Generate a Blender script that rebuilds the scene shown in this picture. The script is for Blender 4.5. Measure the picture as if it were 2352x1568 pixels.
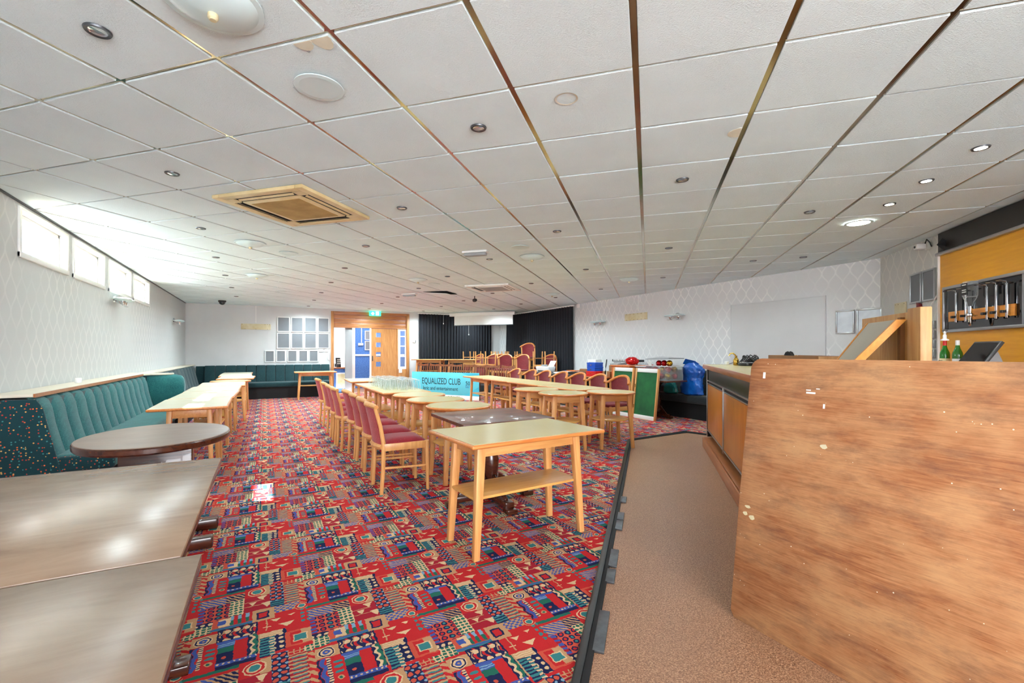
import bpy, bmesh, math, random
from mathutils import Vector, Matrix

for o in list(bpy.data.objects):
    bpy.data.objects.remove(o, do_unlink=True)
scene = bpy.context.scene
COL = scene.collection
random.seed(7)
R = math.radians
SQ = math.sqrt(0.5)

# ------------------------------------------------------------------ camera
EYE = 1.30
cam_d = bpy.data.cameras.new('camera')
cam_d.sensor_width = 36.0
cam_d.lens = 1049.0 / 2352.0 * 36.0
cam_d.shift_y = 23.0 / 2352.0
cam_d.clip_start = 0.05
cam = bpy.data.objects.new('camera', cam_d)
cam.location = (0, 0, EYE)
cam.rotation_euler = (R(90), 0, R(-28.4))
COL.objects.link(cam)
scene.camera = cam

# ------------------------------------------------------------------ world, sun, daylight, exposure
world = bpy.data.worlds.new('world')
scene.world = world
world.use_nodes = True
wn = world.node_tree.nodes
wn['Background'].inputs['Color'].default_value = (0.93, 0.96, 1.0, 1)
wn['Background'].inputs['Strength'].default_value = 9.0

sun_d = bpy.data.lights.new('sun', 'SUN')
sun_d.energy = 26.0
sun_d.angle = R(0.6)
sun_d.color = (1.0, 0.95, 0.86)
sun = bpy.data.objects.new('sun', sun_d)
sun.rotation_euler = Vector((0.82, -0.46, -1.0)).to_track_quat('-Z', 'Y').to_euler()
sun.location = (-6, 6, 8)
COL.objects.link(sun)

CEIL = 2.61
XL, XR, YB, YR, XS = -1.89, 7.60, 15.0, -3.5, 5.0


def area(name, loc, size, power, direction, color=(1, 1, 1), spread=180):
    d = bpy.data.lights.new(name, 'AREA')
    d.shape = 'RECTANGLE'
    d.size, d.size_y = size
    d.energy = power
    d.color = color
    d.spread = R(spread)
    o = bpy.data.objects.new(name, d)
    o.location = loc
    o.rotation_euler = Vector(direction).to_track_quat('-Z', 'Y').to_euler()
    COL.objects.link(o)
    return o


scene.view_settings.view_transform = 'Standard'
scene.view_settings.look = 'None'
scene.view_settings.gamma = 1.0
scene.view_settings.use_curve_mapping = False
scene.view_settings.exposure = 1.58
scene.cycles.max_bounces = 8
scene.cycles.diffuse_bounces = 5
scene.cycles.transparent_max_bounces = 72
scene.cycles.sample_clamp_indirect = 6.0


# ------------------------------------------------------------------ colours and material helpers
def lin(c):
    out = []
    for v in c[:3]:
        v = v / 255.0
        out.append(v / 12.92 if v <= 0.04045 else ((v + 0.055) / 1.055) ** 2.4)
    return tuple(out) + (1.0,)


class NT:
    """small wrapper for building node trees"""

    def __init__(self, mat):
        self.t = mat.node_tree
        self.n = self.t.nodes
        self.bsdf = self.n['Principled BSDF']

    def link(self, a, b):
        self.t.links.new(a, b)

    def new(self, kind):
        return self.n.new(kind)

    def put(self, sock, v):
        if hasattr(v, 'node'):
            self.link(v, sock)
        else:
            sock.default_value = v

    def m(self, op, a, b=None, c=None, clamp=False):
        n = self.new('ShaderNodeMath')
        n.operation = op
        n.use_clamp = clamp
        self.put(n.inputs[0], a)
        if b is not None:
            self.put(n.inputs[1], b)
        if c is not None:
            self.put(n.inputs[2], c)
        return n.outputs[0]

    def mix(self, f, a, b):
        n = self.new('ShaderNodeMix')
        n.data_type = 'RGBA'
        self.put(n.inputs[0], f)
        self.put(n.inputs[6], a)
        self.put(n.inputs[7], b)
        return n.outputs[2]

    def coord(self, kind='Object'):
        return self.new('ShaderNodeTexCoord').outputs[kind]

    def mapping(self, vec, scale=(1, 1, 1), rot=(0, 0, 0)):
        n = self.new('ShaderNodeMapping')
        self.link(vec, n.inputs[0])
        n.inputs['Scale'].default_value = scale
        n.inputs['Rotation'].default_value = rot
        return n.outputs[0]

    def noise(self, vec, scale=5, detail=4, rough=0.55, dist=0.0):
        n = self.new('ShaderNodeTexNoise')
        self.link(vec, n.inputs['Vector'])
        n.inputs['Scale'].default_value = scale
        n.inputs['Detail'].default_value = detail
        n.inputs['Roughness'].default_value = rough
        n.inputs['Distortion'].default_value = dist
        return n.outputs[0]

    def ramp(self, f, stops):
        n = self.new('ShaderNodeValToRGB')
        self.link(f, n.inputs[0])
        el = n.color_ramp.elements
        while len(el) < len(stops):
            el.new(0.5)
        for e, (p, c) in zip(el, stops):
            e.position = p
            e.color = c
        return n.outputs[0]

    def bump(self, h, strength=0.2, dist=0.01):
        n = self.new('ShaderNodeBump')
        n.inputs['Strength'].default_value = strength
        n.inputs['Distance'].default_value = dist
        self.link(h, n.inputs['Height'])
        self.link(n.outputs[0], self.bsdf.inputs['Normal'])

    def sep(self, vec):
        n = self.new('ShaderNodeSeparateXYZ')
        self.link(vec, n.inputs[0])
        return n.outputs


def newmat(name, rough=0.5, metal=0.0, spec=0.5, coat=0.0):
    m = bpy.data.materials.new(name)
    m.use_nodes = True
    t = NT(m)
    t.bsdf.inputs['Roughness'].default_value = rough
    t.bsdf.inputs['Metallic'].default_value = metal
    t.bsdf.inputs['Specular IOR Level'].default_value = spec
    t.bsdf.inputs['Coat Weight'].default_value = coat
    return m, t


def plain(name, c, rough=0.5, metal=0.0, var=0.12, scale=6, stretch=(1, 1, 1), bump=0.0, bscale=80, spec=0.5, coat=0.0, c2=None):
    m, t = newmat(name, rough, metal, spec, coat)
    a = lin(c)
    b = lin(c2) if c2 else tuple(v * (1 - var) for v in a[:3]) + (1,)
    co = t.mapping(t.coord(), stretch)
    f = t.ramp(t.noise(co, scale), [(0.35, a), (0.7, b)])
    t.link(f, t.bsdf.inputs['Base Color'])
    if bump:
        t.bump(t.noise(t.coord(), bscale, 3), bump, 0.004)
    return m


def wood(name, c1, c2, rough=0.4, axis=0, scale=14, coat=0.0, contrast=(0.35, 0.68)):
    m, t = newmat(name, rough, 0, 0.5, coat)
    st = [5.0, 5.0, 5.0]
    st[axis] = 0.45
    co = t.mapping(t.coord(), tuple(st))
    n1 = t.noise(co, scale * 0.45, 5, 0.6, 0.6)
    f = t.ramp(n1, [(contrast[0], lin(c1)), (contrast[1], lin(c2))])
    t.link(f, t.bsdf.inputs['Base Color'])
    return m


def emit(name, c, s):
    m, t = newmat(name)
    t.bsdf.inputs['Base Color'].default_value = lin(c)
    t.bsdf.inputs['Emission Color'].default_value = lin(c)
    t.bsdf.inputs['Emission Strength'].default_value = s
    return m


# ------------------------------------------------------------------ carpet
RED, DRED = (196, 38, 40), (166, 30, 46)
ORG = (206, 84, 62)
CRM, CRM2 = (224, 188, 146), (196, 150, 108)
NAV = (28, 34, 74)
BLU = (66, 88, 160)
TEA, GRN = (58, 128, 130), (36, 104, 86)
LBL = (128, 164, 190)


def make_carpet():
    m, t = newmat('patterned_carpet', 0.95, 0, 0.1)
    co = t.coord()
    s = t.sep(co)
    nz = t.new('ShaderNodeTexNoise')
    t.link(co, nz.inputs['Vector'])
    nz.inputs['Scale'].default_value = 42
    nz.inputs['Detail'].default_value = 3
    ns = t.new('ShaderNodeSeparateColor')
    t.link(nz.outputs['Color'], ns.inputs[0])
    wob = 0.018
    dx = t.m('MULTIPLY_ADD', ns.outputs[0], wob, -wob / 2)
    dy = t.m('MULTIPLY_ADD', ns.outputs[1], wob, -wob / 2)
    X = t.m('ADD', t.m('ADD', s[0], -0.233 + 0.044), dx)
    Y = t.m('ADD', t.m('ADD', s[1], -2.108 + 0.235), dy)
    k = t.m('FLOOR', t.m('DIVIDE', X, 0.4775))
    u = t.m('ADD', t.m('MULTIPLY_ADD', k, -0.4775, X), -0.044)
    yv = t.m('DIVIDE', t.m('MULTIPLY_ADD', k, 0.3375, Y), 0.675)
    v = t.m('MULTIPLY_ADD', t.m('FRACT', yv), 0.675, -0.235)
    C = {}

    def rect(u0, u1, v0, v1):
        a = t.m('COMPARE', u, (u0 + u1) / 2, (u1 - u0) / 2)
        b = t.m('COMPARE', v, (v0 + v1) / 2, (v1 - v0) / 2)
        return t.m('MULTIPLY', a, b)

    def circ(cu, cv, r):
        a = t.m('ADD', u, -cu)
        b = t.m('ADD', v, -cv)
        d = t.m('ADD', t.m('MULTIPLY', a, a), t.m('MULTIPLY', b, b))
        return t.m('LESS_THAN', d, r * r)

    def saw(x, p, duty=0.5, off=0.0):
        return t.m('LESS_THAN', t.m('FRACT', t.m('MULTIPLY_ADD', x, 1.0 / p, off)), duty)

    def dots(pu, pv, r, ou=0.0, ov=0.0):
        a = t.m('ADD', t.m('FRACT', t.m('MULTIPLY_ADD', u, 1 / pu, ou)), -0.5)
        b = t.m('ADD', t.m('FRACT', t.m('MULTIPLY_ADD', v, 1 / pv, ov)), -0.5)
        a, b = t.m('MULTIPLY', a, pu), t.m('MULTIPLY', b, pv)
        return t.m('LESS_THAN', t.m('ADD', t.m('MULTIPLY', a, a), t.m('MULTIPLY', b, b)), r * r)

    def wav(amp, per, src):
        return t.m('MULTIPLY', t.m('SINE', t.m('MULTIPLY', src, 6.2832 / per)), amp)

    st = {'c': lin(RED)}

    def over(mask, c):
        st['c'] = t.mix(mask, st['c'], lin(c) if isinstance(c, tuple) and len(c) == 3 else c)

    def two(mask, a, b):
        return t.mix(mask, lin(a) if isinstance(a, tuple) else a, lin(b) if isinstance(b, tuple) else b)

    sv = lambda p, d=0.5, o=0.0: saw(v, p, d, o)
    su = lambda p, d=0.5, o=0.0: saw(u, p, d, o)
    # ground left of the bullseye: blue and navy waves on red
    uw = t.m('ADD', u, wav(0.006, 0.075, v))
    over(t.m('MULTIPLY', t.m('COMPARE', uw, -0.020, 0.009), rect(-0.05, 0.0, -0.205, -0.03)), BLU)
    over(t.m('MULTIPLY', t.m('COMPARE', uw, -0.037, 0.006), rect(-0.05, 0.0, -0.205, -0.03)), NAV)
    over(rect(-0.008, 0.008, -0.2, -0.03), two(sv(0.016, 0.4), CRM, NAV))
    over(rect(-0.044, 0.052, -0.024, 0.052), CRM2)
    over(circ(0.0, 0.012, 0.036), CRM)
    over(circ(0.0, 0.012, 0.031), NAV)
    over(circ(0.0, 0.012, 0.024), CRM)
    over(circ(0.0, 0.012, 0.016), BLU)
    over(circ(0.0, 0.012, 0.006), CRM2)
    for cv in (-0.072, -0.105, -0.138):
        a = t.m('MULTIPLY', t.m('ADD', u, -0.036), 0.5)
        b = t.m('ADD', v, -cv)
        over(t.m('LESS_THAN', t.m('ADD', t.m('MULTIPLY', a, a), t.m('MULTIPLY', b, b)), 0.0088 ** 2), TEA)
    over(circ(0.036, -0.178, 0.014), CRM2)
    over(circ(0.036, -0.178, 0.008), GRN)
    over(rect(0.062, 0.126, -0.078, -0.045), two(sv(0.013, 0.5), LBL, BLU))
    over(rect(0.062, 0.124, -0.118, -0.078), GRN)
    over(rect(0.062, 0.124, -0.19, -0.118), NAV)
    over(circ(0.09, -0.155, 0.009), ORG)
    over(rect(0.055, 0.178, -0.045, -0.029), BLU)
    uz = t.m('ADD', u, wav(0.006, 0.05, v))
    zr = rect(0.176, 0.224, -0.198, -0.03)
    over(zr, NAV)
    over(t.m('MULTIPLY', zr, t.m('COMPARE', uz, 0.194, 0.006)), CRM)
    over(t.m('MULTIPLY', zr, t.m('COMPARE', uz, 0.208, 0.008)), GRN)
    over(t.m('MULTIPLY', zr, t.m('COMPARE', u, 0.221, 0.004)), CRM2)
    over(rect(0.224, 0.282, -0.235, -0.085), two(sv(0.0205, 0.55), NAV, TEA))
    over(t.m('MULTIPLY', rect(0.262, 0.284, -0.235, -0.085), sv(0.0205, 0.45, 0.3)), CRM)
    over(rect(0.282, 0.33, -0.215, -0.045), two(dots(0.03, 0.034, 0.010, 0.2), NAV, CRM))
    over(rect(0.325, 0.4335, -0.212, -0.088), ORG)
    over(rect(0.345, 0.4335, -0.2, -0.1), RED)
    over(rect(0.392, 0.4335, -0.205, -0.092), CRM2)
    over(rect(0.356, 0.417, -0.18, -0.122), CRM)
    over(rect(0.362, 0.411, -0.174, -0.128), TEA)
    over(rect(0.062, 0.212, -0.235, -0.19), NAV)
    over(rect(0.062, 0.212, -0.212, -0.19), two(dots(0.02, 0.022, 0.005, 0, 0.6), BLU, CRM))
    over(rect(0.29, 0.392, 0.39, 0.44), two(t.m('MAXIMUM', saw(u, 0.022, 0.25), saw(v, 0.02, 0.25)), RED, CRM2))
    over(rect(0.392, 0.4335, 0.39, 0.44), two(t.m('MAXIMUM', saw(u, 0.022, 0.3), saw(v, 0.02, 0.3)), GRN, CRM))
    over(rect(-0.044, 0.024, 0.066, 0.138), two(t.m('MAXIMUM', saw(u, 0.022, 0.3), saw(v, 0.02, 0.3)), GRN, CRM))
    over(rect(-0.044, 0.024, 0.138, 0.174), two(dots(0.03, 0.034, 0.010), NAV, CRM))
    # ring square, fans
    over(rect(0.150, 0.265, 0.332, 0.434), RED)
    over(rect(0.225, 0.268, 0.332, 0.434), CRM2)
    over(circ(0.207, 0.383, 0.044), CRM)
    over(circ(0.207, 0.383, 0.038), RED)
    over(circ(0.207, 0.383, 0.028), CRM)
    over(circ(0.207, 0.383, 0.021), TEA)
    over(rect(0.149, 0.268, 0.184, 0.332), DRED)
    for cu, cv, w in ((0.232, 0.305, 0.022), (0.19, 0.255, 0.018), (0.255, 0.222, 0.026)):
        a = t.m('ADD', v, -(cv - w))
        b = t.m('ABSOLUTE', t.m('ADD', u, -cu))
        over(t.m('MULTIPLY', t.m('LESS_THAN', b, t.m('MULTIPLY', a, 0.55)), t.m('LESS_THAN', a, 2 * w)), CRM)
    over(rect(0.15, 0.24, 0.234, 0.239), CRM2)
    over(rect(0.15, 0.24, 0.28, 0.285), CRM2)
    over(rect(0.268, 0.332, 0.238, 0.44), NAV)
    over(t.m('MULTIPLY', rect(0.268, 0.332, 0.238, 0.44), dots(0.03, 0.04, 0.0115, 0.1)), ORG)
    over(t.m('MULTIPLY', rect(0.268, 0.332, 0.238, 0.44), dots(0.03, 0.04, 0.007, 0.6, 0.5)), LBL)
    over(rect(0.268, 0.332, 0.178, 0.238), two(sv(0.02, 0.5), TEA, NAV))
    over(rect(0.332, 0.405, 0.176, 0.40), two(sv(0.026, 0.55), CRM2, DRED))
    over(t.m('MULTIPLY', rect(0.345, 0.40, 0.176, 0.38), sv(0.026, 0.3, 0.7)), TEA)
    over(t.m('MULTIPLY', rect(0.405, 0.4335, 0.16, 0.38), saw(t.m('ADD', v, wav(0.01, 0.06, u)), 0.045, 0.5)), CRM2)
    over(rect(0.285, 0.402, 0.112, 0.178), two(t.m('COMPARE', t.m('ADD', saw(u, 0.028), saw(v, 0.028)), 1.0, 0.1), CRM2, BLU))
    # big red panel with cream leaves
    over(rect(0.212, 0.4335, -0.045, 0.10), RED)
    for cu, cv, w, sl in ((0.335, 0.0, 0.03, 1.1), (0.29, 0.055, 0.022, 1.0), (0.36, 0.07, 0.016, 1.0)):
        a = t.m('ADD', v, -(cv - w))
        b = t.m('ABSOLUTE', t.m('ADD', u, -cu))
        over(t.m('MULTIPLY', t.m('LESS_THAN', b, t.m('MULTIPLY', a, sl)), t.m('COMPARE', a, w * 0.55, w * 0.55)), CRM)
    over(rect(0.248, 0.254, -0.03, 0.07), CRM2)
    over(rect(0.236, 0.268, -0.002, 0.004), CRM)
    over(t.m('MULTIPLY', rect(0.40, 0.4335, -0.04, 0.1), dots(0.03, 0.036, 0.011)), TEA)
    over(rect(0.224, 0.315, -0.085, -0.045), two(sv(0.012, 0.35), CRM, CRM2))
    over(circ(0.408, 0.125, 0.033), CRM2)
    over(circ(0.408, 0.125, 0.028), RED)
    over(circ(0.408, 0.125, 0.019), CRM)
    over(circ(0.408, 0.125, 0.014), TEA)
    # squares and stripes row
    over(rect(0.188, 0.286, 0.07, 0.182), CRM2)
    over(rect(0.208, 0.262, 0.09, 0.155), NAV)
    over(rect(0.217, 0.253, 0.10, 0.145), RED)
    over(rect(0.095, 0.19, 0.10, 0.182), two(su(0.032, 0.5), RED, LBL))
    over(t.m('MULTIPLY', rect(0.095, 0.19, 0.10, 0.142), su(0.032, 0.5)), GRN)
    over(rect(0.024, 0.096, 0.092, 0.18), ORG)
    over(rect(0.05, 0.098, 0.10, 0.172), CRM)
    over(rect(0.045, 0.078, 0.118, 0.155), BLU)
    over(rect(0.02, 0.19, 0.074, 0.096), two(sv(0.018, 0.5), BLU, TEA))
    over(rect(0.052, 0.214, -0.029, 0.074), NAV)
    ud = t.m('ADD', u, wav(0.007, 0.07, v))
    dr = rect(0.058, 0.205, -0.026, 0.07)
    over(t.m('MULTIPLY', dr, saw(ud, 0.04, 0.32)), RED)
    over(t.m('MULTIPLY', dr, dots(0.04, 0.07, 0.015, 0.25, 0.85)), CRM)
    over(t.m('MULTIPLY', rect(0.058, 0.205, 0.005, 0.06), saw(ud, 0.04, 0.16, 0.3)), CRM2)
    # diagonal band, beads, green dots
    over(rect(-0.044, 0.15, 0.312, 0.44), CRM2)
    over(t.m('MULTIPLY', rect(-0.044, 0.15, 0.318, 0.40), saw(t.m('ADD', u, v), 0.026, 0.55)), BLU)
    over(t.m('MULTIPLY', rect(0.065, 0.15, 0.318, 0.40), saw(t.m('ADD', u, v), 0.026, 0.55)), NAV)
    over(rect(-0.044, 0.15, 0.402, 0.42), RED)
    over(rect(-0.044, 0.15, 0.42, 0.44), GRN)
    over(rect(-0.044, -0.018, 0.174, 0.318), two(sv(0.03, 0.5), DRED, BLU))
    over(rect(-0.02, 0.088, 0.172, 0.322), ORG)
    over(t.m('MULTIPLY', rect(-0.02, 0.088, 0.172, 0.322), dots(0.036, 0.036, 0.0155, 0.3)), NAV)
    over(t.m('MULTIPLY', rect(-0.02, 0.088, 0.172, 0.322), dots(0.072, 0.036, 0.008, 0.4)), RED)
    over(t.m('MULTIPLY', rect(-0.02, 0.088, 0.172, 0.322), dots(0.072, 0.036, 0.008, 0.9)), TEA)
    over(rect(0.086, 0.150, 0.18, 0.335), two(dots(0.021, 0.024, 0.0085), CRM, GRN))
    pile = t.noise(co, 330, 2, 0.7)
    big = t.noise(co, 1.3, 3)
    c = t.mix(t.ramp(pile, [(0.3, (0, 0, 0, 1)), (0.62, (0.3, 0.3, 0.3, 1))]), st['c'], (0.02, 0.02, 0.025, 1))
    t.link(c, t.bsdf.inputs['Base Color'])
    t.bump(pile, 0.5, 0.004)
    return m


def make_wallpaper(axis, base=(214, 215, 216), line=(242, 242, 240), rough=0.55, nm='a'):
    m, t = newmat('ogee_wallpaper_' + 'xyd'[axis] + nm, rough, 0, 0.4)
    co = t.coord()
    s = t.sep(co)
    h = s[0] if axis == 0 else (s[1] if axis == 1 else t.m('MULTIPLY', t.m('ADD', s[0], s[1]), 0.7071))
    P, L = 0.195, 0.345
    sn = t.m('MULTIPLY', t.m('SINE', t.m('MULTIPLY', s[2], 6.28318 / L)), P * 0.25)

    def d(off, sg):
        x = t.m('ADD', h, t.m('MULTIPLY', sn, sg))
        fr = t.m('FRACT', t.m('MULTIPLY_ADD', x, 1 / P, off))
        return t.m('ABSOLUTE', t.m('ADD', fr, -0.5))

    dm = t.m('MULTIPLY', t.m('MINIMUM', d(0.0, 1), d(0.5, -1)), P)
    line_m = t.m('LESS_THAN', dm, 0.0062)
    line2 = t.m('COMPARE', dm, 0.0125, 0.0018)
    lm = t.m('MAXIMUM', line_m, line2)
    wear = t.ramp(t.noise(t.mapping(co, (1, 1, 1)), 0.8, 3), [(0.42, (0.08, 0.08, 0.08, 1)), (0.62, (1, 1, 1, 1))])
    ws = t.new('ShaderNodeSeparateColor')
    t.link(wear, ws.inputs[0])
    f = t.m('MULTIPLY', lm, ws.outputs[0])
    bn = t.ramp(t.noise(co, 1.1, 4), [(0.3, lin(base)), (0.75, tuple(v * 0.95 for v in lin(base)[:3]) + (1,))])
    t.link(t.mix(f, bn, lin(line)), t.bsdf.inputs['Base Color'])
    t.link(t.m('MULTIPLY_ADD', f, -0.25, rough), t.bsdf.inputs['Roughness'])
    t.bump(t.noise(co, 220, 2), 0.06, 0.003)
    return m


def make_fabric(name, base, spots, scale=70, thr=0.16, rough=0.9, base2=None):
    m, t = newmat(name, rough, 0, 0.15)
    co = t.coord()
    vo = t.new('ShaderNodeTexVoronoi')
    t.link(co, vo.inputs['Vector'])
    vo.inputs['Scale'].default_value = scale
    vo.inputs['Randomness'].default_value = 0.75
    mask = t.m('LESS_THAN', vo.outputs['Distance'], thr)
    sc = t.new('ShaderNodeSeparateColor')
    t.link(vo.outputs['Color'], sc.inputs[0])
    cr = t.ramp(sc.outputs[0], [(i / len(spots), lin(c)) for i, c in enumerate(spots)])
    cr.node.color_ramp.interpolation = 'CONSTANT'
    b = t.ramp(t.noise(co, 5, 3), [(0.3, lin(base)), (0.75, lin(base2 or tuple(v * 0.88 for v in base)))])
    t.link(t.mix(mask, b, cr), t.bsdf.inputs['Base Color'])
    t.bsdf.inputs['Sheen Weight'].default_value = 0.2
    t.bump(t.noise(co, 400, 2), 0.25, 0.002)
    return m


def make_plywood():
    m, t = newmat('weathered_plywood', 0.62, 0, 0.35)
    co = t.coord()
    g = t.noise(t.mapping(co, (3, 0.9, 16)), 5.5, 7, 0.68, 1.2)
    base = t.ramp(g, [(0.28, lin((124, 72, 42))), (0.5, lin((164, 106, 66))), (0.72, lin((188, 132, 88)))])
    patch = t.ramp(t.noise(t.mapping(co, (1, 1.2, 2.2)), 2.6, 5, 0.6), [(0.40, (0, 0, 0, 1)), (0.66, (1, 1, 1, 1))])
    c = t.mix(t.m('MULTIPLY', patch, 0.62), base, lin((204, 158, 112)))
    dirt = t.ramp(t.noise(t.mapping(co, (1, 1.4, 4)), 2.7, 7, 0.72), [(0.50, (0, 0, 0, 1)), (0.68, (1, 1, 1, 1))])
    c = t.mix(t.m('MULTIPLY', dirt, 0.55), c, lin((104, 70, 56)))
    fine = t.ramp(t.noise(t.mapping(co, (3, 2.2, 42)), 6, 4, 0.7), [(0.58, (0, 0, 0, 1)), (0.7, (1, 1, 1, 1))])
    c = t.mix(t.m('MULTIPLY', fine, 0.4), c, lin((118, 66, 34)))
    vo = t.new('ShaderNodeTexVoronoi')
    t.link(co, vo.inputs['Vector'])
    vo.inputs['Scale'].default_value = 34
    sc = t.new('ShaderNodeSeparateColor')
    t.link(vo.outputs['Color'], sc.inputs[0])
    sp = t.m('LESS_THAN', vo.outputs['Distance'], t.m('MULTIPLY', t.m('GREATER_THAN', sc.outputs[0], 0.66), t.m('MULTIPLY_ADD', sc.outputs[1], 0.07, 0.02)))
    c = t.mix(sp, c, lin((236, 226, 206)))
    t.link(c, t.bsdf.inputs['Base Color'])
    t.bump(g, 0.12, 0.004)
    return m


def make_vinyl():
    m, t = newmat('speckled_cork_vinyl', 0.42, 0, 0.4)
    co = t.coord()
    f = t.noise(co, 150, 3, 0.7)
    c = t.ramp(f, [(0.34, lin((104, 70, 50))), (0.5, lin((150, 108, 80))), (0.66, lin((190, 150, 118)))])
    w = t.ramp(t.noise(co, 2.2, 5, 0.6), [(0.35, (0, 0, 0, 1)), (0.75, (1, 1, 1, 1))])
    c = t.mix(t.m('MULTIPLY', w, 0.3), c, lin((134, 98, 74)))
    t.link(c, t.bsdf.inputs['Base Color'])
    return m


def make_tile():
    m, t = newmat('white_ceiling_tile', 0.9, 0, 0.2)
    co = t.coord()
    f = t.ramp(t.noise(co, 1.6, 3), [(0.3, lin((232, 246, 249))), (0.8, lin((224, 238, 241)))])  # white shifted to cyan in the colour, offsets pink light bounced off the carpet
    t.link(f, t.bsdf.inputs['Base Color'])
    t.bump(t.noise(t.mapping(co, (1, 1, 1)), 120, 4, 0.7), 0.8, 0.009)
    return m


def make_laminate_table(name, c1, c2, rough, axis=0):
    m, t = newmat(name, rough, 0, 0.5)
    st = [2.0, 2.0, 2.0]
    st[axis] = 0.6
    co = t.mapping(t.coord(), tuple(st))
    f = t.ramp(t.noise(co, 3.0, 7, 0.65, 0.5), [(0.3, lin(c1)), (0.7, lin(c2))])
    t.link(f, t.bsdf.inputs['Base Color'])
    r = t.m('MULTIPLY_ADD', t.noise(co, 2.0, 5), 0.12, rough - 0.06)
    t.link(r, t.bsdf.inputs['Roughness'])
    return m


def make_glass(name, c=(255, 255, 255), alpha=0.1, rough=0.03, tint=None, rim=0.0):
    """thin sheet glass or thin plastic: mostly clear, glossy at grazing angles"""
    m = bpy.data.materials.new(name)
    m.use_nodes = True
    t = NT(m)
    out = t.n['Material Output']
    tr = t.new('ShaderNodeBsdfTransparent')
    tr.inputs[0].default_value = lin(tint or (248, 250, 250))
    t.bsdf.inputs['Base Color'].default_value = lin(c)
    t.bsdf.inputs['Roughness'].default_value = rough
    fr = t.new('ShaderNodeFresnel')
    fr.inputs[0].default_value = 1.5
    mx = t.new('ShaderNodeMixShader')
    geo = t.new('ShaderNodeNewGeometry')
    front = t.m('SUBTRACT', 1.0, geo.outputs['Backfacing'])
    f = t.m('MULTIPLY', fr.outputs[0], front)
    if rim:
        lw = t.new('ShaderNodeLayerWeight')
        lw.inputs[0].default_value = 0.5
        f = t.m('MULTIPLY', t.m('POWER', lw.outputs['Facing'], 2.2), rim)
    t.link(t.m('ADD', f, alpha, clamp=True), mx.inputs[0])
    t.link(tr.outputs[0], mx.inputs[1])
    t.link(t.bsdf.outputs[0], mx.inputs[2])
    t.link(mx.outputs[0], out.inputs['Surface'])
    return m


M = {}
M['carpet'] = make_carpet()
M['vinyl'] = make_vinyl()
M['paper_y'] = make_wallpaper(1)
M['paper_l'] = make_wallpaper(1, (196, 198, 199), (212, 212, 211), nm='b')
M['paper_d'] = make_wallpaper(2, (206, 207, 204), (222, 222, 216))
M['wall'] = plain('grey_painted_wall', (208, 209, 210), 0.75, var=0.06, scale=2, bump=0.1, bscale=140)
M['wall_white'] = plain('white_painted_wall', (222, 222, 220), 0.7, var=0.04)
M['wall_blue'] = plain('blue_diamond_wallpaper', (76, 126, 194), 0.6, var=0.3, scale=30, c2=(52, 92, 164))
M['tile'] = make_tile()
M['slab'] = plain('ceiling_void', (150, 146, 138), 0.8, var=0.05)
M['gridbar'] = plain('mirror_brass_grid', (196, 184, 160), 0.14, 1.0, var=0.35, scale=1.2, c2=(150, 120, 86))
M['white'] = plain('white_plastic', (232, 232, 230), 0.35, var=0.03)
M['cream_plastic'] = plain('yellowed_plastic', (226, 206, 160), 0.4, var=0.08, c2=(206, 182, 128))
M['grille'] = plain('yellowed_filter_grille', (186, 156, 92), 0.7, var=0.15, c2=(160, 130, 70))
M['chrome'] = plain('chrome', (215, 218, 222), 0.12, 1.0, var=0.05)
M['alu'] = plain('brushed_aluminium', (190, 192, 194), 0.3, 1.0, var=0.1)
M['black'] = plain('black_plastic', (22, 22, 24), 0.35, var=0.1)
M['blackmat'] = plain('matt_black', (16, 16, 18), 0.8, var=0.15)
M['beech'] = wood('beech_wood', (226, 168, 104), (204, 140, 80), 0.36, axis=2)
M['beech_x'] = wood('beech_wood_long', (222, 164, 98), (206, 142, 80), 0.36, axis=0)
M['edge'] = wood('beech_edge', (214, 138, 72), (188, 108, 50), 0.3, axis=0)
M['shelfwood'] = wood('beech_ply_shelf', (222, 168, 92), (206, 148, 74), 0.35, axis=0)
M['cream_lam'] = plain('cream_laminate', (206, 190, 138), 0.24, var=0.05, scale=3, spec=0.6)
M['grey_lam'] = plain('pale_worn_laminate', (214, 208, 184), 0.22, var=0.05, scale=3, spec=0.6)
M['dark_wood'] = wood('dark_stained_wood', (86, 42, 24), (52, 22, 14), 0.25, axis=0, coat=0.3)
M['dark_top'] = wood('dark_rosewood_top', (110, 58, 34), (58, 26, 16), 0.34, axis=0, scale=10, coat=0.3)
M['grey_top'] = make_laminate_table('worn_brown_table_top', (168, 140, 116), (140, 112, 90), 0.25)
M['oval_top'] = make_laminate_table('dusty_brown_table_top', (130, 100, 82), (104, 76, 60), 0.32)
M['ledge'] = plain('cream_ledge_laminate', (222, 212, 192), 0.4, var=0.05)
M['teal'] = make_fabric('teal_moquette', (42, 106, 106), [(28, 76, 80), (56, 124, 120)], 90, 0.3, base2=(34, 88, 92))
M['teal_dots'] = make_fabric('dark_teal_spotted_moquette', (28, 62, 68), [(206, 96, 50), (214, 164, 96), (180, 60, 50), (60, 130, 130)], 44, 0.24)
M['teal_dark'] = make_fabric('dark_green_moquette', (34, 62, 66), [(24, 46, 52), (48, 82, 84)], 90, 0.3)
M['charcoal'] = make_fabric('charcoal_moquette', (46, 50, 52), [(36, 40, 42), (60, 64, 64)], 90, 0.3)
M['red_fab'] = make_fabric('red_flecked_upholstery', (178, 40, 48), [(214, 120, 96), (140, 30, 40), (120, 26, 40)], 85, 0.2)
M['red_seat'] = make_fabric('wine_flecked_upholstery', (142, 34, 44), [(90, 60, 80), (170, 70, 60), (84, 30, 50)], 80, 0.2)
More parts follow.
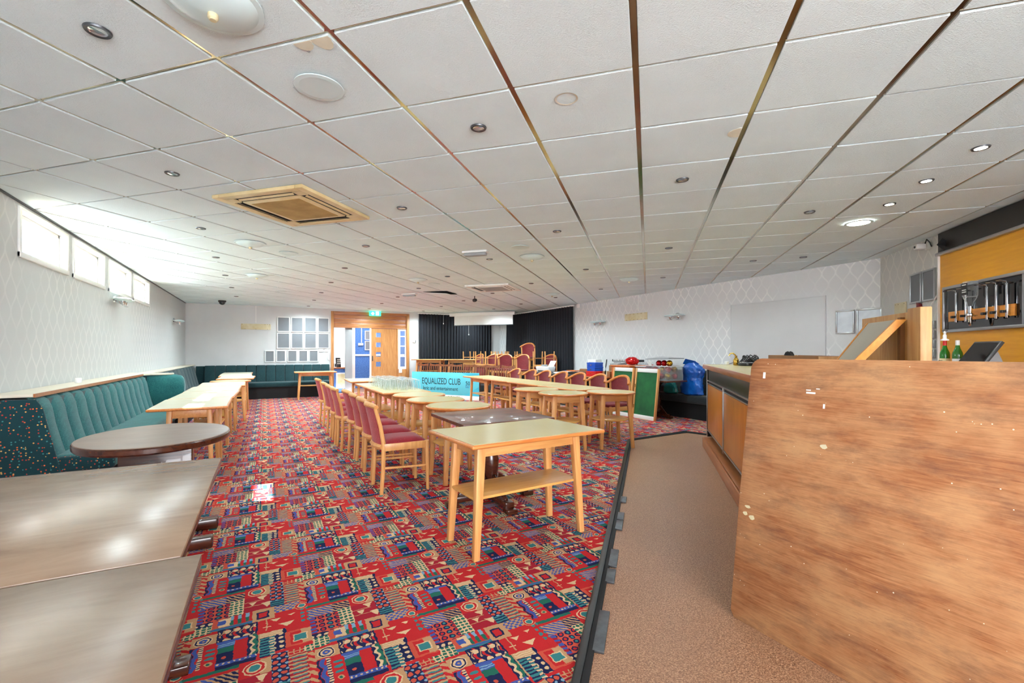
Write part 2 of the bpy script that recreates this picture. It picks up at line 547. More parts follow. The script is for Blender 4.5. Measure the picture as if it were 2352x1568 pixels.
M['burg'] = make_fabric('burgundy_upholstery', (124, 44, 48), [(100, 36, 44), (148, 68, 66)], 80, 0.25)
M['curtain'] = plain('black_stage_curtain', (22, 24, 32), 0.85, var=0.2, scale=3)
M['plywood'] = make_plywood()
M['bar_wood'] = wood('amber_veneer', (196, 120, 44), (174, 98, 32), 0.3, axis=2)
M['bar_edge'] = wood('bar_edge_wood', (176, 108, 62), (150, 84, 44), 0.3, axis=0)
M['black_lam'] = plain('black_laminate', (36, 34, 34), 0.28, var=0.1)
M['brown_kick'] = plain('dark_brown_kick_board', (54, 40, 32), 0.4, var=0.15)
M['yellow'] = wood('yellow_veneer', (222, 160, 34), (206, 142, 24), 0.35, axis=0, contrast=(0.3, 0.8))
M['orange_rail'] = wood('orange_pine_rail', (222, 150, 60), (206, 130, 44), 0.35, axis=0)
M['pine'] = wood('knotty_pine', (206, 160, 104), (180, 126, 70), 0.5, axis=2)
M['grey_board'] = plain('grey_board', (176, 168, 152), 0.6, var=0.06)
M['blackglass'] = plain('black_mirror_panel', (14, 14, 18), 0.06, var=0.1, spec=0.8)
M['oak'] = wood('oak_veneer_door', (192, 138, 84), (168, 110, 60), 0.4, axis=2)
M['oak_x'] = wood('oak_boards', (190, 128, 78), (160, 98, 54), 0.4, axis=0)
M['green_baize'] = plain('green_baize', (28, 104, 54), 0.85, var=0.25, scale=4, c2=(20, 78, 42))
M['glass'] = make_glass('thin_glass', alpha=0.03)
M['tumbler'] = make_glass('tumbler_glass', (240, 243, 244), 0.03, 0.05, rim=0.8)
M['clear_plastic'] = make_glass('clear_plastic_box', (235, 238, 240), 0.09, 0.15)
M['bluebag'] = plain('blue_plastic_bag', (20, 96, 186), 0.18, var=0.3, scale=5, spec=0.7, c2=(12, 66, 150))
M['tealbag'] = plain('teal_plastic_bag', (30, 140, 136), 0.2, var=0.3, scale=5, spec=0.7)
M['bluebox'] = plain('blue_card_box', (16, 84, 196), 0.35, var=0.08)
M['redbox'] = plain('red_card_box', (214, 24, 22), 0.35, var=0.08)
M['card'] = plain('brown_card', (150, 102, 62), 0.7, var=0.15)
M['tinsel'] = plain('red_tinsel', (206, 16, 22), 0.22, 0.3, var=0.4, scale=60)
M['redball'] = plain('red_metallic', (204, 26, 30), 0.16, 0.7, var=0.05)
M['goldball'] = plain('gold_metallic', (206, 160, 46), 0.16, 0.9, var=0.05)
M['brass'] = plain('brass', (206, 164, 76), 0.22, 1.0, var=0.1)
M['paperwhite'] = plain('white_paper', (236, 236, 232), 0.6, var=0.02)
M['dark_grey'] = plain('dark_grey_plastic', (58, 60, 62), 0.4, var=0.08)
M['grey_plastic'] = plain('grey_plastic', (150, 152, 154), 0.4, var=0.06)
M['cream_board'] = plain('stained_cream_plaque', (214, 206, 176), 0.6, var=0.12, c2=(200, 184, 138))
M['photo_grey'] = plain('grey_film_in_frame', (122, 126, 132), 0.55, var=0.12, scale=3, spec=0.5)
M['silver_card'] = plain('crinkled_silver_film', (170, 172, 176), 0.28, 0.5, var=0.3, scale=5)
M['orange_wood'] = wood('orange_cabinet_wood', (206, 112, 50), (180, 88, 36), 0.35, axis=0)
M['brown_chair'] = wood('brown_stained_chair_wood', (140, 76, 38), (104, 52, 24), 0.35, axis=2)
M['banner'] = plain('aqua_banner', (92, 196, 212), 0.4, var=0.06, scale=2)
M['banner_dark'] = plain('banner_shape', (62, 176, 200), 0.4, var=0.05)
M['ink'] = plain('black_print', (22, 28, 40), 0.5, var=0.02)
M['blueink'] = plain('blue_print', (30, 80, 150), 0.5, var=0.02)
M['exit'] = emit('lit_green_sign', (40, 205, 140), 1.6)
M['exit_white'] = emit('lit_white_pictogram', (240, 255, 248), 1.6)
M['lamp_on'] = emit('lit_lamp', (255, 244, 224), 14)
M['panel_on'] = emit('lit_led_panel', (255, 250, 238), 8)
M['lens'] = plain('unlit_lamp_lens', (206, 208, 210), 0.1, 0.7, var=0.1)
M['opal'] = plain('opal_glass', (210, 230, 232), 0.3, var=0.04)  # cyan put into the colour to offset the pink bounce light
M['steel'] = plain('dull_steel', (104, 106, 110), 0.45, 0.9, var=0.3, scale=20)
M['greenglass'] = plain('green_bottle_glass', (24, 120, 28), 0.06, var=0.2, spec=0.8, c2=(10, 78, 14))
M['label_cream'] = plain('cream_paper_label', (232, 222, 176), 0.6, var=0.03)
M['label_black'] = plain('black_paper_label', (26, 26, 28), 0.5, var=0.05)
M['ringmark'] = plain('faint_ring_mark', (206, 200, 184), 0.9, var=0.05)
M['stain'] = plain('water_stain', (222, 218, 198), 0.9, var=0.08, scale=12)
M['stone'] = plain('stain_brown', (186, 164, 120), 0.9, var=0.1)


# ------------------------------------------------------------------ mesh helpers
class MB:
    def __init__(self):
        self.v, self.f = [], []

    def add(self, vs, fs):
        n = len(self.v)
        self.v += [tuple(p) for p in vs]
        self.f += [tuple(i + n for i in f) for f in fs]
        return self

    def hexa(self, b, t):
        return self.add(list(b) + list(t), [(3, 2, 1, 0), (4, 5, 6, 7), (0, 1, 5, 4), (1, 2, 6, 5), (2, 3, 7, 6), (3, 0, 4, 7)])

    def box(self, x0, x1, y0, y1, z0, z1):
        return self.hexa([(x0, y0, z0), (x1, y0, z0), (x1, y1, z0), (x0, y1, z0)], [(x0, y0, z1), (x1, y0, z1), (x1, y1, z1), (x0, y1, z1)])

    def cbox(self, c, s, rz=0.0):
        ca, sa = math.cos(rz), math.sin(rz)
        q = []
        for z in (-s[2] / 2, s[2] / 2):
            for a, b in ((-1, -1), (1, -1), (1, 1), (-1, 1)):
                x, y = a * s[0] / 2, b * s[1] / 2
                q.append((c[0] + x * ca - y * sa, c[1] + x * sa + y * ca, c[2] + z))
        return self.hexa(q[:4], q[4:])

    def bar(self, p0, p1, s0, s1=None):
        """rectangular bar from p0 to p1, cross sections (wx, wy) kept in the xy plane"""
        s1 = s1 or s0
        q = lambda p, s: [(p[0] - s[0] / 2, p[1] - s[1] / 2, p[2]), (p[0] + s[0] / 2, p[1] - s[1] / 2, p[2]), (p[0] + s[0] / 2, p[1] + s[1] / 2, p[2]), (p[0] - s[0] / 2, p[1] + s[1] / 2, p[2])]
        return self.hexa(q(p0, s0), q(p1, s1))

    def prism(self, poly, z0, z1):
        n = len(poly)
        vs = [(p[0], p[1], z0) for p in poly] + [(p[0], p[1], z1) for p in poly]
        fs = [tuple(reversed(range(n))), tuple(range(n, 2 * n))] + [(i, (i + 1) % n, n + (i + 1) % n, n + i) for i in range(n)]
        return self.add(vs, fs)

    def lathe(self, prof, n=16, c=(0, 0, 0), sx=1.0, sy=1.0, axis='z', cap=True):
        vs, fs = [], []
        for r, z in prof:
            for i in range(n):
                a = 2 * math.pi * i / n
                p = (r * math.cos(a) * sx, r * math.sin(a) * sy, z)
                if axis == 'x':
                    p = (p[2], p[0], p[1])
                elif axis == 'y':
                    p = (p[1], p[2], p[0])
                vs.append((c[0] + p[0], c[1] + p[1], c[2] + p[2]))
        for j in range(len(prof) - 1):
            for i in range(n):
                k = (i + 1) % n
                fs.append((j * n + i, j * n + k, (j + 1) * n + k, (j + 1) * n + i))
        if cap:
            if prof[0][0] > 1e-5:
                fs.append(tuple(reversed(range(n))))
            if prof[-1][0] > 1e-5:
                b = (len(prof) - 1) * n
                fs.append(tuple(b + i for i in range(n)))
        return self.add(vs, fs)

    def tube(self, pts, r, n=8, sq=1.0):
        pts = [Vector(p) for p in pts]
        rs = r if isinstance(r, (list, tuple)) else [r] * len(pts)
        up = Vector((0, 0, 1))
        vs, fs = [], []
        for j, p in enumerate(pts):
            d = (pts[min(j + 1, len(pts) - 1)] - pts[max(j - 1, 0)]).normalized()
            ref = up if abs(d.z) < 0.9 else Vector((1, 0, 0))
            a = d.cross(ref).normalized()
            b = d.cross(a).normalized()
            for i in range(n):
                t = 2 * math.pi * i / n
                vs.append(p + a * (math.cos(t) * rs[j]) + b * (math.sin(t) * rs[j] * sq))
        for j in range(len(pts) - 1):
            for i in range(n):
                k = (i + 1) % n
                fs.append((j * n + i, j * n + k, (j + 1) * n + k, (j + 1) * n + i))
        fs.append(tuple(reversed(range(n))))
        b0 = (len(pts) - 1) * n
        fs.append(tuple(b0 + i for i in range(n)))
        return self.add(vs, fs)

    def ball(self, c, r, n=12, m=8):
        rx, ry, rz = r if isinstance(r, (tuple, list)) else (r, r, r)
        prof = [(math.sin(math.pi * j / m), -math.cos(math.pi * j / m)) for j in range(m + 1)]
        b = MB().lathe([(max(a, 1e-4), z) for a, z in prof], n, cap=False)
        return self.add([(c[0] + x * rx, c[1] + y * ry, c[2] + z * rz) for x, y, z in b.v], b.f)

    def xf(self, mat):
        self.v = [tuple(mat @ Vector(p)) for p in self.v]
        return self

    def mesh(self, name, bevel=0.0, seg=2, smooth=True, angle=35):
        bm = bmesh.new()
        vv = [bm.verts.new(p) for p in self.v]
        for f in self.f:
            try:
                bm.faces.new([vv[i] for i in f])
            except ValueError:
                pass
        bmesh.ops.recalc_face_normals(bm, faces=bm.faces)
        if bevel:
            es = [e for e in bm.edges if len(e.link_faces) == 2 and e.calc_face_angle(0) > R(30)]
            bmesh.ops.bevel(bm, geom=es, offset=bevel, segments=seg, affect='EDGES', profile=0.5, clamp_overlap=True)
        me = bpy.data.meshes.new(name)
        bm.to_mesh(me)
        bm.free()
        if smooth:
            for p in me.polygons:
                p.use_smooth = True
            me.set_sharp_from_angle(angle=R(angle))
        return me

    def obj(self, name, mat, parent=None, bevel=0.0, smooth=True, seg=2, loc=None, rz=0.0, angle=35):
        return link(name, self.mesh(name, bevel, seg, smooth, angle), mat, parent, loc, rz)


def link(name, me, mat, parent=None, loc=None, rz=0.0):
    if mat is not None and not me.materials:
        me.materials.append(M[mat] if isinstance(mat, str) else mat)
    o = bpy.data.objects.new(name, me)
    COL.objects.link(o)
    if loc is not None:
        o.location = loc
    if rz:
        o.rotation_euler = (0, 0, rz)
    if parent is not None:
        o.parent = parent
    return o


def tag(o, label, cat, group=None, kind=None):
    o['label'] = label
    if cat:
        o['category'] = cat
    if group:
        o['group'] = group
    if kind:
        o['kind'] = kind
    return o


def thing(name, label, cat, loc=(0, 0, 0), rz=0.0, group=None):
    o = bpy.data.objects.new(name, None)
    o.empty_display_size = 0.1
    COL.objects.link(o)
    o.location = loc
    o.rotation_euler = (0, 0, rz)
    return tag(o, label, cat, group)


def struct(o, label=None):
    o['kind'] = 'structure'
    if label:
        o['label'] = label
    return o


def dup(root, label, loc, rz=0.0, rot=None, group=None):
    r = root.copy()
    COL.objects.link(r)
    r.location = loc
    r.rotation_euler = rot or (0, 0, rz)
    r['label'] = label
    if group:
        r['group'] = group
    for ch in list(root.children):
        c = ch.copy()
        COL.objects.link(c)
        c.parent = r
        for g in list(ch.children):
            d = g.copy()
            COL.objects.link(d)
            d.parent = c
    return r


class Kind:
    """first placement uses the master itself, later ones are copies"""

    def __init__(self, maker):
        self.maker, self.root = maker, None

    def put(self, label, loc, rz=0.0, rot=None, group=None):
        if self.root is None:
            self.root = self.maker()
            r = self.root
            r.location = loc
            r.rotation_euler = rot or (0, 0, rz)
            r['label'] = label
            if group:
                r['group'] = group
            return r
        return dup(self.root, label, loc, rz, rot, group)


def text_mesh(name, s, size, mat, parent, mtx, extrude=0.001, sx=1.0, bold=0.0):
    cu = bpy.data.curves.new(name, 'FONT')
    cu.body = s
    cu.size = size
    cu.extrude = extrude
    cu.offset = bold
    cu.resolution_u = 3
    tmp = bpy.data.objects.new(name, cu)
    COL.objects.link(tmp)
    dg = bpy.context.evaluated_depsgraph_get()
    me = bpy.data.meshes.new_from_object(tmp.evaluated_get(dg))
    bpy.data.objects.remove(tmp, do_unlink=True)
    for v in me.vertices:
        v.co = mtx @ Vector((v.co.x * sx, v.co.y, v.co.z))
    me.materials.clear()
    return link(name, me, mat, parent)


NTH = ['first', 'second', 'third', 'fourth', 'fifth', 'sixth', 'seventh', 'eighth', 'ninth', 'tenth', 'eleventh', 'twelfth']
ORD = ['nearest', 'second', 'third', 'fourth', 'fifth', 'sixth', 'seventh', 'eighth', 'ninth', 'tenth']
XL_T = 0.13                 # thickness of the outer walls

# ------------------------------------------------------------------ floor
vin = MB().prism([(-2.1, -3.7), (5.2, -3.7), (5.2, 0.6), (7.8, 3.2), (7.8, 6.0), (-2.1, 6.0)], -0.06, -0.008)
fl2 = struct(vin.obj('floor', 'vinyl', smooth=False), 'speckled brown cork vinyl aisle along the bar')
EDGE = [(-1.89, -1.50), (4.72, 5.11), (6.0, 5.18), (6.12, 4.80), (6.62, 4.30), (7.6, 4.30)]
car = MB().prism(EDGE + [(7.6, 15.0), (-1.89, 15.0)], -0.05, 0.0)
fl1 = struct(car.obj('floor', 'carpet', smooth=False), 'red, navy and teal patterned carpet')


def strip(p, q, w, z0, z1, off=0.0):
    d = (Vector(q) - Vector(p)).normalized()
    n = Vector((d.y, -d.x))
    a, b = Vector(p) + n * (off - w / 2), Vector(q) + n * (off - w / 2)
    c, e = Vector(q) + n * (off + w / 2), Vector(p) + n * (off + w / 2)
    return [(a.x, a.y), (b.x, b.y), (c.x, c.y), (e.x, e.y)], z0, z1


tr = struct(MB().obj('trim_1', 'black'), 'black metal edging between carpet and vinyl')
for a, b in zip(EDGE[:-2], EDGE[1:-1]):
    po, z0, z1 = strip(a, b, 0.036, -0.008, 0.012, 0.004)
    MB().prism(po, z0, z1).obj('edging_strip', 'black', tr, bevel=0.004)
    po, z0, z1 = strip(a, b, 0.03, -0.008, 0.003, 0.037)
    MB().prism(po, z0, z1).obj('edging_lip', 'blackmat', tr, bevel=0.002)
for s0, s1 in ((3.0, 3.32), (3.62, 3.78), (3.82, 4.06), (4.42, 4.60), (4.62, 4.78), (5.05, 5.2)):
    p = Vector((-1.89, -1.5)) + Vector((SQ, SQ)) * s0 * 1.0 + Vector((SQ, SQ)) * 1.4
    q = p + Vector((SQ, SQ)) * (s1 - s0)
    po, z0, z1 = strip(p, q, 0.05, -0.008, 0.005, 0.068)
    MB().prism(po, z0, z1).obj('torn_metal_plate', 'steel', tr, bevel=0.001)

# ------------------------------------------------------------------ walls
wl = MB()
WINS = [(5.57, 6.62), (6.84, 7.90), (8.16, 9.27), (9.49, 10.57)]
WZ0, WZ1 = 2.17, 2.54
x0, x1 = XL - XL_T, XL
wl.box(x0, x1, YR - 0.2, YB + 0.2, -0.06, WZ0).box(x0, x1, YR - 0.2, YB + 0.2, WZ1, 2.75)
ys = [YR - 0.2] + [v for w in WINS for v in w] + [YB + 0.2]
for i in range(0, len(ys), 2):
    wl.box(x0, x1, ys[i], ys[i + 1], WZ0, WZ1)
struct(wl.obj('wall_left', 'paper_l', smooth=False), 'pale wall with faint ogee wallpaper below high windows')
struct(MB().box(XR, XR + 0.2, 3.0, YB + 0.2, -0.06, 2.75).obj('wall_right', 'paper_y', smooth=False), 'pale grey wall with white ogee wallpaper')
DX0, DX1, DZ = 1.78, 4.22, 2.545
wb = MB().box(XL - 0.2, DX0, YB, YB + 0.15, -0.06, 2.75).box(DX1, XR + 0.2, YB, YB + 0.15, -0.06, 2.75).box(DX0, DX1, YB, YB + 0.15, DZ, 2.75)
struct(wb.obj('wall_back', 'wall', smooth=False), 'plain grey far wall with doorway')
K = 4.42
wd = MB().prism([(7.62, 7.62 - K), (XS, XS - K), (XS + 0.2, XS - K - 0.05), (7.82, 7.62 - K)], -0.06, 2.75)
struct(wd.obj('wall_bar', 'paper_d', smooth=False), 'angled wallpapered wall behind the bar')
struct(MB().box(XS, XS + 0.2, YR - 0.2, XS - K, -0.06, 2.75).obj('wall_side', 'wall', smooth=False))
wr = MB().box(XL, XS, YR - 0.2, YR, -0.06, 0.45).box(XL, XS, YR - 0.2, YR, 2.45, 2.75)
for a, b in ((XL, -1.55), (0.45, 0.6), (1.9, XS)):  # unseen window openings left between these piers, added to admit sky light
    wr.box(a, b, YR - 0.2, YR, 0.45, 2.45)
struct(wr.obj('wall_rear', 'wall', smooth=False))

# high windows in the left wall
for i, (a, b) in enumerate(WINS):
    w = struct(MB().box(XL - 0.10, XL - 0.05, a, a + 0.035, WZ0, WZ1).box(XL - 0.10, XL - 0.05, b - 0.035, b, WZ0, WZ1)
               .box(XL - 0.10, XL - 0.05, a, b, WZ0, WZ0 + 0.035).box(XL - 0.10, XL - 0.05, a, b, WZ1 - 0.035, WZ1)
               .obj('window_%d' % (i + 1), 'white', bevel=0.004), 'white framed high window, %s along the left wall' % ORD[i].replace('nearest', 'first'))
    MB().box(XL - 0.005, XL + 0.016, a - 0.04, a, WZ0 - 0.045, WZ1 + 0.03).obj('casing', 'white', w, bevel=0.003)
    MB().box(XL - 0.005, XL + 0.016, b, b + 0.04, WZ0 - 0.045, WZ1 + 0.03).obj('casing', 'white', w, bevel=0.003)
    MB().box(XL - 0.005, XL + 0.016, a, b, WZ1, WZ1 + 0.03).obj('casing', 'white', w, bevel=0.003)
    MB().box(XL - 0.05, XL + 0.02, a - 0.04, b + 0.04, WZ0 - 0.045, WZ0 + 0.004).obj('window_sill', 'white', w, bevel=0.004)
    MB().box(XL - 0.078, XL - 0.072, a + 0.03, b - 0.03, WZ0 + 0.03, WZ1 - 0.03).obj('pane', 'glass', w, smooth=False)
# pale gutter wall of the neighbouring building seen through the first windows
nb = thing('neighbouring_building', 'pale building with a blue framed window seen through the high windows', 'building', (-3.6, 12.2, -0.05))
MB().box(-0.15, 0.0, -2.2, 2.2, 0.0, 3.9).obj('wall', 'wall_white', nb)
MB().box(-0.02, 0.02, -1.7, -1.0, 2.45, 3.55).obj('window', 'wall_blue', nb)
tag(MB().box(-5.5, -2.15, -4, 16, -0.4, -0.05).obj('outside_ground', 'stone'), 'bare ground strip outside the left windows', 'ground')['kind'] = 'structure'

# ------------------------------------------------------------------ ceiling: slab, grid bars, tiles
ceil = struct(MB().box(-2.1, 7.8, -3.7, 15.2, CEIL + 0.012, CEIL + 0.1).obj('ceiling', 'slab', smooth=False), 'suspended ceiling of white square tiles in a mirror metal grid')
G0 = Vector((0.232, 2.008))
GA, GR_ = Vector((SQ, SQ)), Vector((SQ, -SQ))
TS = 0.6


def clip(poly, n, d):
    out = []
    for i in range(len(poly)):
        a, b = poly[i], poly[(i + 1) % len(poly)]
        sa, sb = a.dot(n) - d, b.dot(n) - d
        if sa <= 0:
            out.append(a)
        if (sa < 0 < sb) or (sb < 0 < sa):
            out.append(a + (b - a) * (sa / (sa - sb)))
    return out


HP = [(Vector((-1, 0)), -XL), (Vector((1, 0)), XR), (Vector((0, 1)), YB), (Vector((0, -1)), -YR), (Vector((1, -1)), K)]


def clip_room(poly):
    for n, d in HP:
        poly = clip(poly, n, d)
        if len(poly) < 3:
            return []
    return poly


def cross_half(u, v, w):
    return [u + w, v + w]


bars = {}
for i in range(-26, 27):
    for dirn, nrm, tagname, hw in ((GA, GR_, 'grid_bar', 0.0125), (GR_, GA, 'grid_bar', 0.0085)):
        c = G0 + nrm * (i * TS)
        poly = clip_room([c - dirn * 30 - nrm * hw, c + dirn * 30 - nrm * hw, c + dirn * 30 + nrm * hw, c - dirn * 30 + nrm * hw])
        if len(poly) >= 3:
            z = CEIL + (0.0075 if dirn is GA else 0.0085)
            MB().prism([(p.x, p.y) for p in poly], z, CEIL + 0.0115).obj('grid_bar', 'gridbar', ceil, smooth=False)
HOLES = []
tiles = []
ca, sa = math.cos(R(28.4)), math.sin(R(28.4))
AC_C = [(0.25, 4.55), (4.1, 8.37)]
for i in range(-24, 24):
    for j in range(-24, 24):
        c = G0 + GR_ * ((i + 0.5) * TS) + GA * ((j + 0.5) * TS)
        hx, hy = TS / 2 - 0.0145, TS / 2 - 0.0105
        poly = [c + GR_ * (a * hx) + GA * (b * hy) for a, b in ((-1, -1), (1, -1), (1, 1), (-1, 1))]
        cl = clip_room(poly)
        if len(cl) < 3:
            continue
        full = len(cl) == 4 and all((p - q).length < 1e-6 for p, q in zip(sorted(cl, key=lambda p: (p.x, p.y)), sorted(poly, key=lambda p: (p.x, p.y))))
        d = c.x * sa + c.y * ca
        xc = c.x * ca - c.y * sa
        inview = d > 0.9 and abs(xc / d) < 1.25
        tiles.append((d if inview else 100 + (c.length), c, cl, full))
tiles.sort(key=lambda t: t[0])
hx, hy = TS / 2 - 0.0145, TS / 2 - 0.0105
tile_me = MB().prism([(a * hx * GR_.x + b * hy * GA.x, a * hx * GR_.y + b * hy * GA.y) for a, b in ((-1, -1), (1, -1), (1, 1), (-1, 1))], 0.0, 0.011).mesh('ceiling_tile', 0.0015, 1, False)
rest = MB()
for n, (d, c, cl, full) in enumerate(tiles):
    if n < 300:
        dz = random.uniform(-0.0015, 0.0015)
        if full:
            o = link('ceiling_tile', tile_me, 'tile', ceil, (c.x, c.y, CEIL + dz))
            o.rotation_euler = (random.uniform(-0.002, 0.002), random.uniform(-0.002, 0.002), 0)
        else:
            MB().prism([(p.x - c.x, p.y - c.y) for p in cl], 0, 0.011).obj('ceiling_tile', 'tile', ceil, smooth=False, loc=(c.x, c.y, CEIL + dz))
    else:
        rest.prism([(p.x, p.y) for p in cl], CEIL, CEIL + 0.011)
rest.obj('ceiling_tile', 'tile', ceil, smooth=False)['kind'] = 'stuff'
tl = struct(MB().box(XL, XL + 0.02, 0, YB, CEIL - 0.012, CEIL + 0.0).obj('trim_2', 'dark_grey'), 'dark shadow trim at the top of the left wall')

# ------------------------------------------------------------------ doorway in the far wall
door = struct(MB().obj('door_1', 'oak'), 'timber framed doorway with an oak leaf and boarded head')
MB().box(DX0, DX0 + 0.085, YB - 0.025, YB + 0.12, 0, DZ).obj('jamb', 'oak', door, bevel=0.004)
MB().box(DX1 - 0.09, DX1, YB - 0.025, YB + 0.12, 0, DZ).obj('jamb', 'oak', door, bevel=0.004)
MB().box(DX0 + 0.085, DX1 - 0.09, YB - 0.025, YB + 0.12, DZ - 0.085, DZ).obj('head', 'oak_x', door, bevel=0.004)
for z0, z1, y in ((2.33, 2.455, 0.02), (2.2, 2.325, 0.03), (2.07, 2.195, 0.02)):
    MB().box(DX0 + 0.085, DX1 - 0.09, YB + y, YB + y + 0.04, z0, z1).obj('head_board', 'oak_x', door, bevel=0.006)
MB().box(DX0 + 0.085, DX1 - 0.09, YB + 0.0, YB + 0.1, 2.045, 2.075).obj('transom', 'oak_x', door, bevel=0.004)
MB().box(2.955, 2.995, YB + 0.01, YB + 0.1, 0, 2.045).obj('mullion', 'white', door, bevel=0.003)
MB().box(3.82, 3.85, YB + 0.0, YB + 0.1, 0, 2.045).obj('mullion', 'oak', door, bevel=0.003)
MB().box(2.21, 2.42, YB + 0.08, YB + 0.14, 0, 2.045).obj('side_post', 'grey_plastic', door, bevel=0.003)
leaf = MB()
lx0, lx1, ly0, ly1 = 2.995, 3.82, YB + 0.02, YB + 0.062
wins = [(0.81, 0.965), (1.13, 1.28), (1.44, 1.59), (1.76, 1.905)]
leaf.box(lx0, 3.142, ly0, ly1, 0.01, 2.04).box(3.299, lx1, ly0, ly1, 0.01, 2.04)
zz = [0.01] + [v for w in wins for v in w] + [2.04]
for i in range(0, len(zz), 2):
    leaf.box(3.142, 3.299, ly0, ly1, zz[i], zz[i + 1])
lf = leaf.obj('door_leaf', 'oak', door, smooth=False)
for a, b in wins:
    MB().box(3.142, 3.299, ly0 + 0.018, ly0 + 0.024, a, b).obj('pane', 'glass', lf, smooth=False)
MB().box(3.02, 3.05, ly0 - 0.012, ly0, 1.0, 1.16).obj('push_plate', 'dark_grey', lf, bevel=0.002)
# glazed side light with white frame
sl = MB().box(3.85, 4.13, YB + 0.03, YB + 0.07, 0.72, 0.80).box(3.85, 4.13, YB + 0.03, YB + 0.07, 1.98, 2.045).box(3.85, 3.93, YB + 0.03, YB + 0.07, 0.8, 1.98).box(4.09, 4.13, YB + 0.03, YB + 0.07, 0.8, 1.98)
for z in (1.12, 1.46, 1.78):
    sl.box(3.93, 4.09, YB + 0.035, YB + 0.065, z, z + 0.035)
sidel = sl.obj('side_light', 'white', door, smooth=False)
MB().box(3.93, 4.09, YB + 0.048, YB + 0.052, 0.8, 1.98).obj('pane', 'glass', sidel, smooth=False)
MB().box(3.85, 4.13, YB + 0.02, YB + 0.08, 0.0, 0.72).obj('panel', 'oak', door, bevel=0.003)
MB().box(3.88, 3.98, YB + 0.005, YB + 0.02, 0.6, 0.75).obj('notice', 'paperwhite', door)

# corridor beyond the doorway
struct(MB().box(0.6, 6.2, YB + 0.15, 20.0, -0.06, -0.008).obj('floor', 'vinyl', smooth=False), 'corridor floor beyond the doorway')
struct(MB().box(0.6, 6.2, YB + 0.15, 20.0, 2.62, 2.7).obj('ceiling', 'wall_white', smooth=False), 'white corridor ceiling beyond the doorway')
cw = MB().box(0.5, 0.6, YB + 0.15, 20.0, -0.06, 2.7).box(6.2, 6.3, YB + 0.15, 20.0, -0.06, 2.7).box(0.5, 6.3, 20.0, 20.1, -0.06, 2.7)
struct(cw.obj('wall_corridor', 'wall_white', smooth=False), 'white corridor walls beyond the doorway')
bw = struct(MB().box(2.80, 6.2, 17.0, 17.1, -0.008, 2.62).obj('wall_blue', 'wall_blue', smooth=False), 'blue papered corridor wall seen through the doorway')
MB().box(2.78, 4.6, 16.975, 17.0, 1.14, 1.2).obj('dado_rail', 'white', bw, bevel=0.005)
MB().box(2.72, 2.82, 16.95, 17.12, -0.008, 2.62).obj('corner_post', 'white', bw, bevel=0.004)
MB().box(3.03, 3.055, 16.97, 17.0, 1.62, 2.62).obj('conduit', 'white', bw)
MB().box(2.93, 3.1, 16.95, 17.0, 1.52, 1.6).obj('junction_box', 'white', bw, bevel=0.004)
for z0, lab in ((1.72, 'upper'), (1.35, 'lower')):
    t_ = thing('picture_frame', 'white framed grey sheet on the blue corridor wall, %s of the pair' % lab, 'picture frame', (3.36, 16.985, z0), 0, 'frames on the blue corridor wall')
    MB().box(-0.2, 0.2, -0.012, 0.015, 0, 0.02).box(-0.2, 0.2, -0.012, 0.015, 0.31, 0.33).box(-0.2, -0.18, -0.012, 0.015, 0.02, 0.31).box(0.18, 0.2, -0.012, 0.015, 0.02, 0.31).obj('frame', 'white', t_, smooth=False)
    MB().box(-0.18, 0.18, 0.0, 0.01, 0.02, 0.31).obj('picture', 'photo_grey', t_, smooth=False)
cnt = thing('corridor_counter', 'blue painted counter with a cream panel inside the doorway', 'counter', (2.1, 15.45, -0.008))
MB().box(-0.3, 0.27, -0.2, 0.2, 0, 0.77).obj('body', 'wall_blue', cnt, bevel=0.004)
MB().box(-0.31, 0.33, -0.25, 0.25, 0.77, 0.81).obj('worktop', 'bar_edge', cnt, bevel=0.006)
MB().box(-0.14, 0.16, -0.212, -0.2, 0.15, 0.64).obj('panel_trim', 'white', cnt, bevel=0.003)
MB().box(-0.10, 0.12, -0.218, -0.21, 0.18, 0.60).obj('panel', 'cream_board', cnt, bevel=0.003)
hs = thing('card_terminal', 'small black card reader stand on the blue corridor counter', 'card reader', (2.06, 15.42, 0.802))
MB().hexa([(-0.07, -0.05, 0), (0.07, -0.05, 0), (0.07, 0.05, 0), (-0.07, 0.05, 0)], [(-0.09, 0.0, 0.3), (0.05, 0.0, 0.3), (0.05, 0.06, 0.3), (-0.09, 0.06, 0.3)]).obj('body', 'black', hs, bevel=0.01)
for z in (0.1, 0.16, 0.22):
    MB().box(-0.05, 0.05, -0.05, 0.0, z, z + 0.025).obj('key_row', 'paperwhite', hs)
wb2 = thing('wall_board', 'pinkish papered notice panel on the corridor wall left of the doorway', 'panel', (1.3, 17.3, 0.9))
MB().box(-0.65, 0.35, -0.03, 0.03, 0, 1.45).obj('board', 'cream_board', wb2)
for k_, zc in enumerate((0.15, 0.42, 0.7, 0.98, 1.2)):
    MB().box(-0.6, 0.32, -0.045, -0.03, zc, zc + 0.13).obj('strip', 'card' if k_ % 2 else 'paperwhite', wb2)
gc = thing('garden_chair', 'dark plastic chair in the white room beyond the corridor', 'chair', (2.35, 18.2, -0.008), R(20))
for a in (-0.2, 0.2):
    for b in (-0.2, 0.2):
        MB().bar((a, b, 0), (a * 0.95, b * 0.95, 0.43), (0.04, 0.04)).obj('leg', 'blackmat', gc)
MB().box(-0.23, 0.23, -0.23, 0.23, 0.43, 0.46).obj('seat', 'blackmat', gc, bevel=0.01)
for k_ in range(5):
    MB().box(-0.2 + k_ * 0.085, -0.15 + k_ * 0.085, 0.2, 0.225, 0.46, 0.85).obj('back_slat', 'blackmat', gc)
